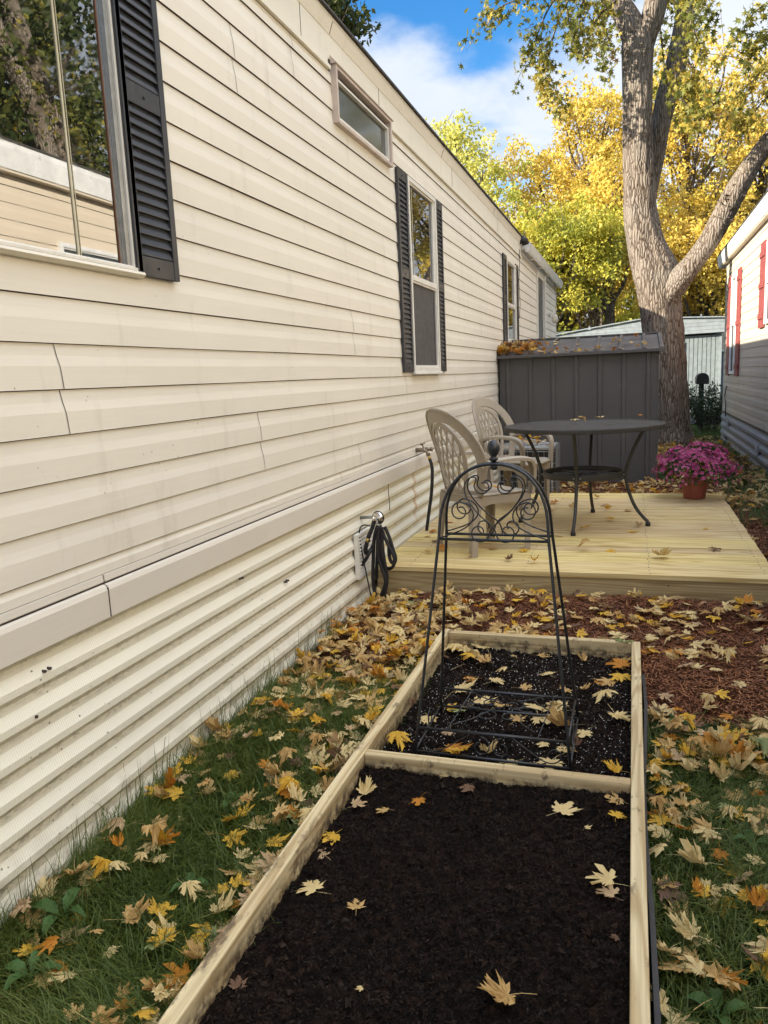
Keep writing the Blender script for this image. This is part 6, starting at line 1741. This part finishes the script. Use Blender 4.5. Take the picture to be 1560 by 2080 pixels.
TREES = [
 ('yellow green maple with the leftmost treetop above the cream roofline', (-6.4, 30, 0), [(-6.3, 30, 7.6, 2.2, 1.8, 3.0), (-5.6, 30, 4.6, 1.8, 1.8, 1.8)], 44, 19000, .15, 'crownG', 3, .20),
 ('small yellow maple top peeking over the roofline left of the others', (-8.6, 33, 0), [(-8.4, 33, 9.6, 1.4, 1.4, 1.7), (-9, 33, 6, 2, 2, 2)], 18, 9000, .15, 'crownG', 4, .16),
 ('golden maple rising between the green topped maple and the big trunk', (-3.2, 34, 0), [(-3.5, 34, 8.0, 2.2, 1.8, 3.4), (-2.6, 34, 5, 1.8, 1.8, 2)], 46, 18000, .15, 'crownY', 5, .22),
 ('tallest golden maple directly left of the big trunk', (-1.4, 31, 0), [(-1.6, 31, 9.3, 1.35, 1.5, 2.8), (-1.2, 31, 6.2, 1.5, 1.5, 2)], 40, 17000, .14, 'crownY', 6, .18),
 ('golden maple crown right of the big trunk', (1.8, 31, 0), [(2.2, 31, 8.8, 2.1, 1.8, 3.3), (2.2, 31, 5.2, 1.9, 1.8, 2.0)], 54, 22000, .14, 'crownY', 7, .22),
 ('golden maple crown above the red shuttered home', (5.0, 34, 0), [(4.9, 34, 9.6, 2.2, 1.8, 3.4), (4.2, 34, 5.8, 1.8, 1.8, 2.4)], 46, 18000, .15, 'crownY', 8, .22),
 ('bright lime yellow maple with low spreading boughs above the shed', (-3.6, 26, 0), [(-3.0, 26, 4.6, 2.4, 1.6, 1.35), (-1.6, 26, 5.2, 1.2, 1.2, 1.0)], 50, 24000, .12, 'crownL', 9, .17),
 ('dark limbed maple rising just left of the big trunk', (-.55, 27.5, 0), [(-1.2, 27.5, 5.6, 1.1, 1.2, 1.2), (-.4, 27.5, 6.6, 1.0, 1.0, 1.4)], 22, 11000, .12, 'crownY', 10, .24),
 ('lower yellow maple between the big trunk and the red shuttered home', (2.3, 28, 0), [(2.2, 28, 4.3, 1.5, 1.4, 1.5)], 28, 17000, .12, 'crownY', 11, .20),
 ('green backed maple deep behind the shed', (-2.6, 42, 0), [(-2.6, 42, 4.6, 3.4, 2, 2.4), (-6.5, 43, 4.6, 3, 2, 2.4)], 44, 24000, .19, 'crownL', 12, .24),
 ('green backed maple deep behind the big trunk', (1.5, 43, 0), [(1.0, 43, 6.0, 3.2, 2, 4.0), (4.5, 43, 4.5, 3, 2, 2.6)], 54, 30000, .19, 'crownL', 13, .24),
 ('dark green tree beyond the right roofline', (6.6, 20, 0), [(6.2, 20, 6.0, 2.4, 2.2, 2.6)], 40, 20000, .15, 'crownD', 14, .2),
]
for (lab, base, env, nc, nl, ls, cm, sd_, th) in TREES:
    make_tree(lab, base, env, nc, nl, ls, M[cm], sd_, th, G, csig=.52)
# trees whose reflections show in the window panes, beyond the right home
make_tree('dark green maple behind the right home seen mirrored in the big window', (6.3, 12.6, 0), [(8.6, 9.6, 7.6, 1.7, 3.6, 3.0), (8.6, 13, 6.0, 1.7, 3.0, 2.8)], 80, 44000, .085, M['crownD'], 21, .38, None, csig=.6)
mt = empty('twin_maple', (6.2, 12, 0), 'two leaning bare maple stems behind the right home mirrored in the big window', 'tree')
for k_, pth in enumerate(([(12.1, .0), (11.9, 2.2), (11.66, 4.01), (11.36, 5.07), (11.05, 5.89), (10.56, 6.66), (10.14, 7.51), (9.5, 9)], [(12.5, .0), (12.4, 2.2), (12.19, 4.09), (11.98, 5.21), (11.77, 6.1), (11.39, 6.96), (10.96, 7.87), (10.6, 9.4)])):
    V, F = bark_tube([(6.2 + .25 * k_, y_, z_) for y_, z_ in pth], [.26, .22, .17, .16, .15, .14, .13, .10], seg=28, step=.1, seed=30 + k_)
    np_mesh('stem', V, F, M['bark'], mt, smooth=True)
cl_ = np.array([(6.6 + random.gauss(0, .5), random.uniform(8.6, 12.5), random.uniform(5.6, 9.2)) for _ in range(38)])
V, F = leafcloud(cl_, 150, (.4, .5, .35), .085, droop=.6); np_mesh('crown', V, F, M['crownM'], mt)
make_tree('second dark green maple behind the right home seen mirrored in the panes', (8.6, 11.0, 0), [(8.6, 12, 7.5, 3.0, 3.6, 3.6)], 60, 18000, .17, M['crownD'], 22, .34, None, csig=.6)
make_tree('tall maple behind the right home mirrored in the small windows', (9.0, 1.0, 0), [(9, 1.0, 8.0, 3.0, 3.6, 3.6)], 50, 14000, .17, M['crownL'], 23, .30, None, csig=.6)
# bough over the left roof
lt_ = make_tree('dark green maple bough showing over the cream home near the top edge', (-8.2, 13.6, 0), [(-4.75, 13.0, 7.25, .62, .5, .34), (-5.6, 13.2, 7.9, .9, .6, .5)], 26, 3600, .11, M['crownD'], 24, .20, None, csig=.20)
# bush round the mailbox
random.seed(31); rng = np.random.default_rng(31)
bu = empty('bush', (1.45, 16.9, 0), 'dark green leafy shrub growing round the mailbox post', 'bush')
mb = MB(); cs_ = []
for k in range(60):
    a = random.uniform(0, 6.28); l_ = random.uniform(.5, 1.05); s_ = random.uniform(.1, .55)
    p0 = Vector((1.45 + .12 * math.cos(a), 16.95 + .12 * math.sin(a), 0)); p1 = p0 + Vector((math.cos(a) * s_ * .5, math.sin(a) * s_ * .5, l_ * .6)); p2 = p0 + Vector((math.cos(a) * s_, math.sin(a) * s_, l_ * (1 - .3 * s_)))
    pp = smoothp([p0, p1, p2], 1); mb.tube([tuple(p) for p in pp], .004, 4); cs_ += [p0.lerp(p1, .6), p1, p1.lerp(p2, .33), p1.lerp(p2, .66), p2]
mb.build('stems', M['bark2'], bu)
V, F = leafcloud(np.array([tuple(c) for c in cs_]), 16, .06, .042, droop=0); np_mesh('foliage', V, F, M['bushleaf'], bu)
# sticks caught at the eave joint
mb = MB(); mb.tube([(HX + .02, 11.40, 3.29), (HX + .035, 11.38, 3.20), (HX + .05, 11.4, 3.19), (HX + .06, 11.42, 3.26), (HX + .07, 11.40, 3.30)], [.003, .007, .008, .01, .004], 6)
o = mb.build('dead_twig', M['bark2']); tag(o, 'dead forked twig caught at the roof joint above the black elbow', 'twig')
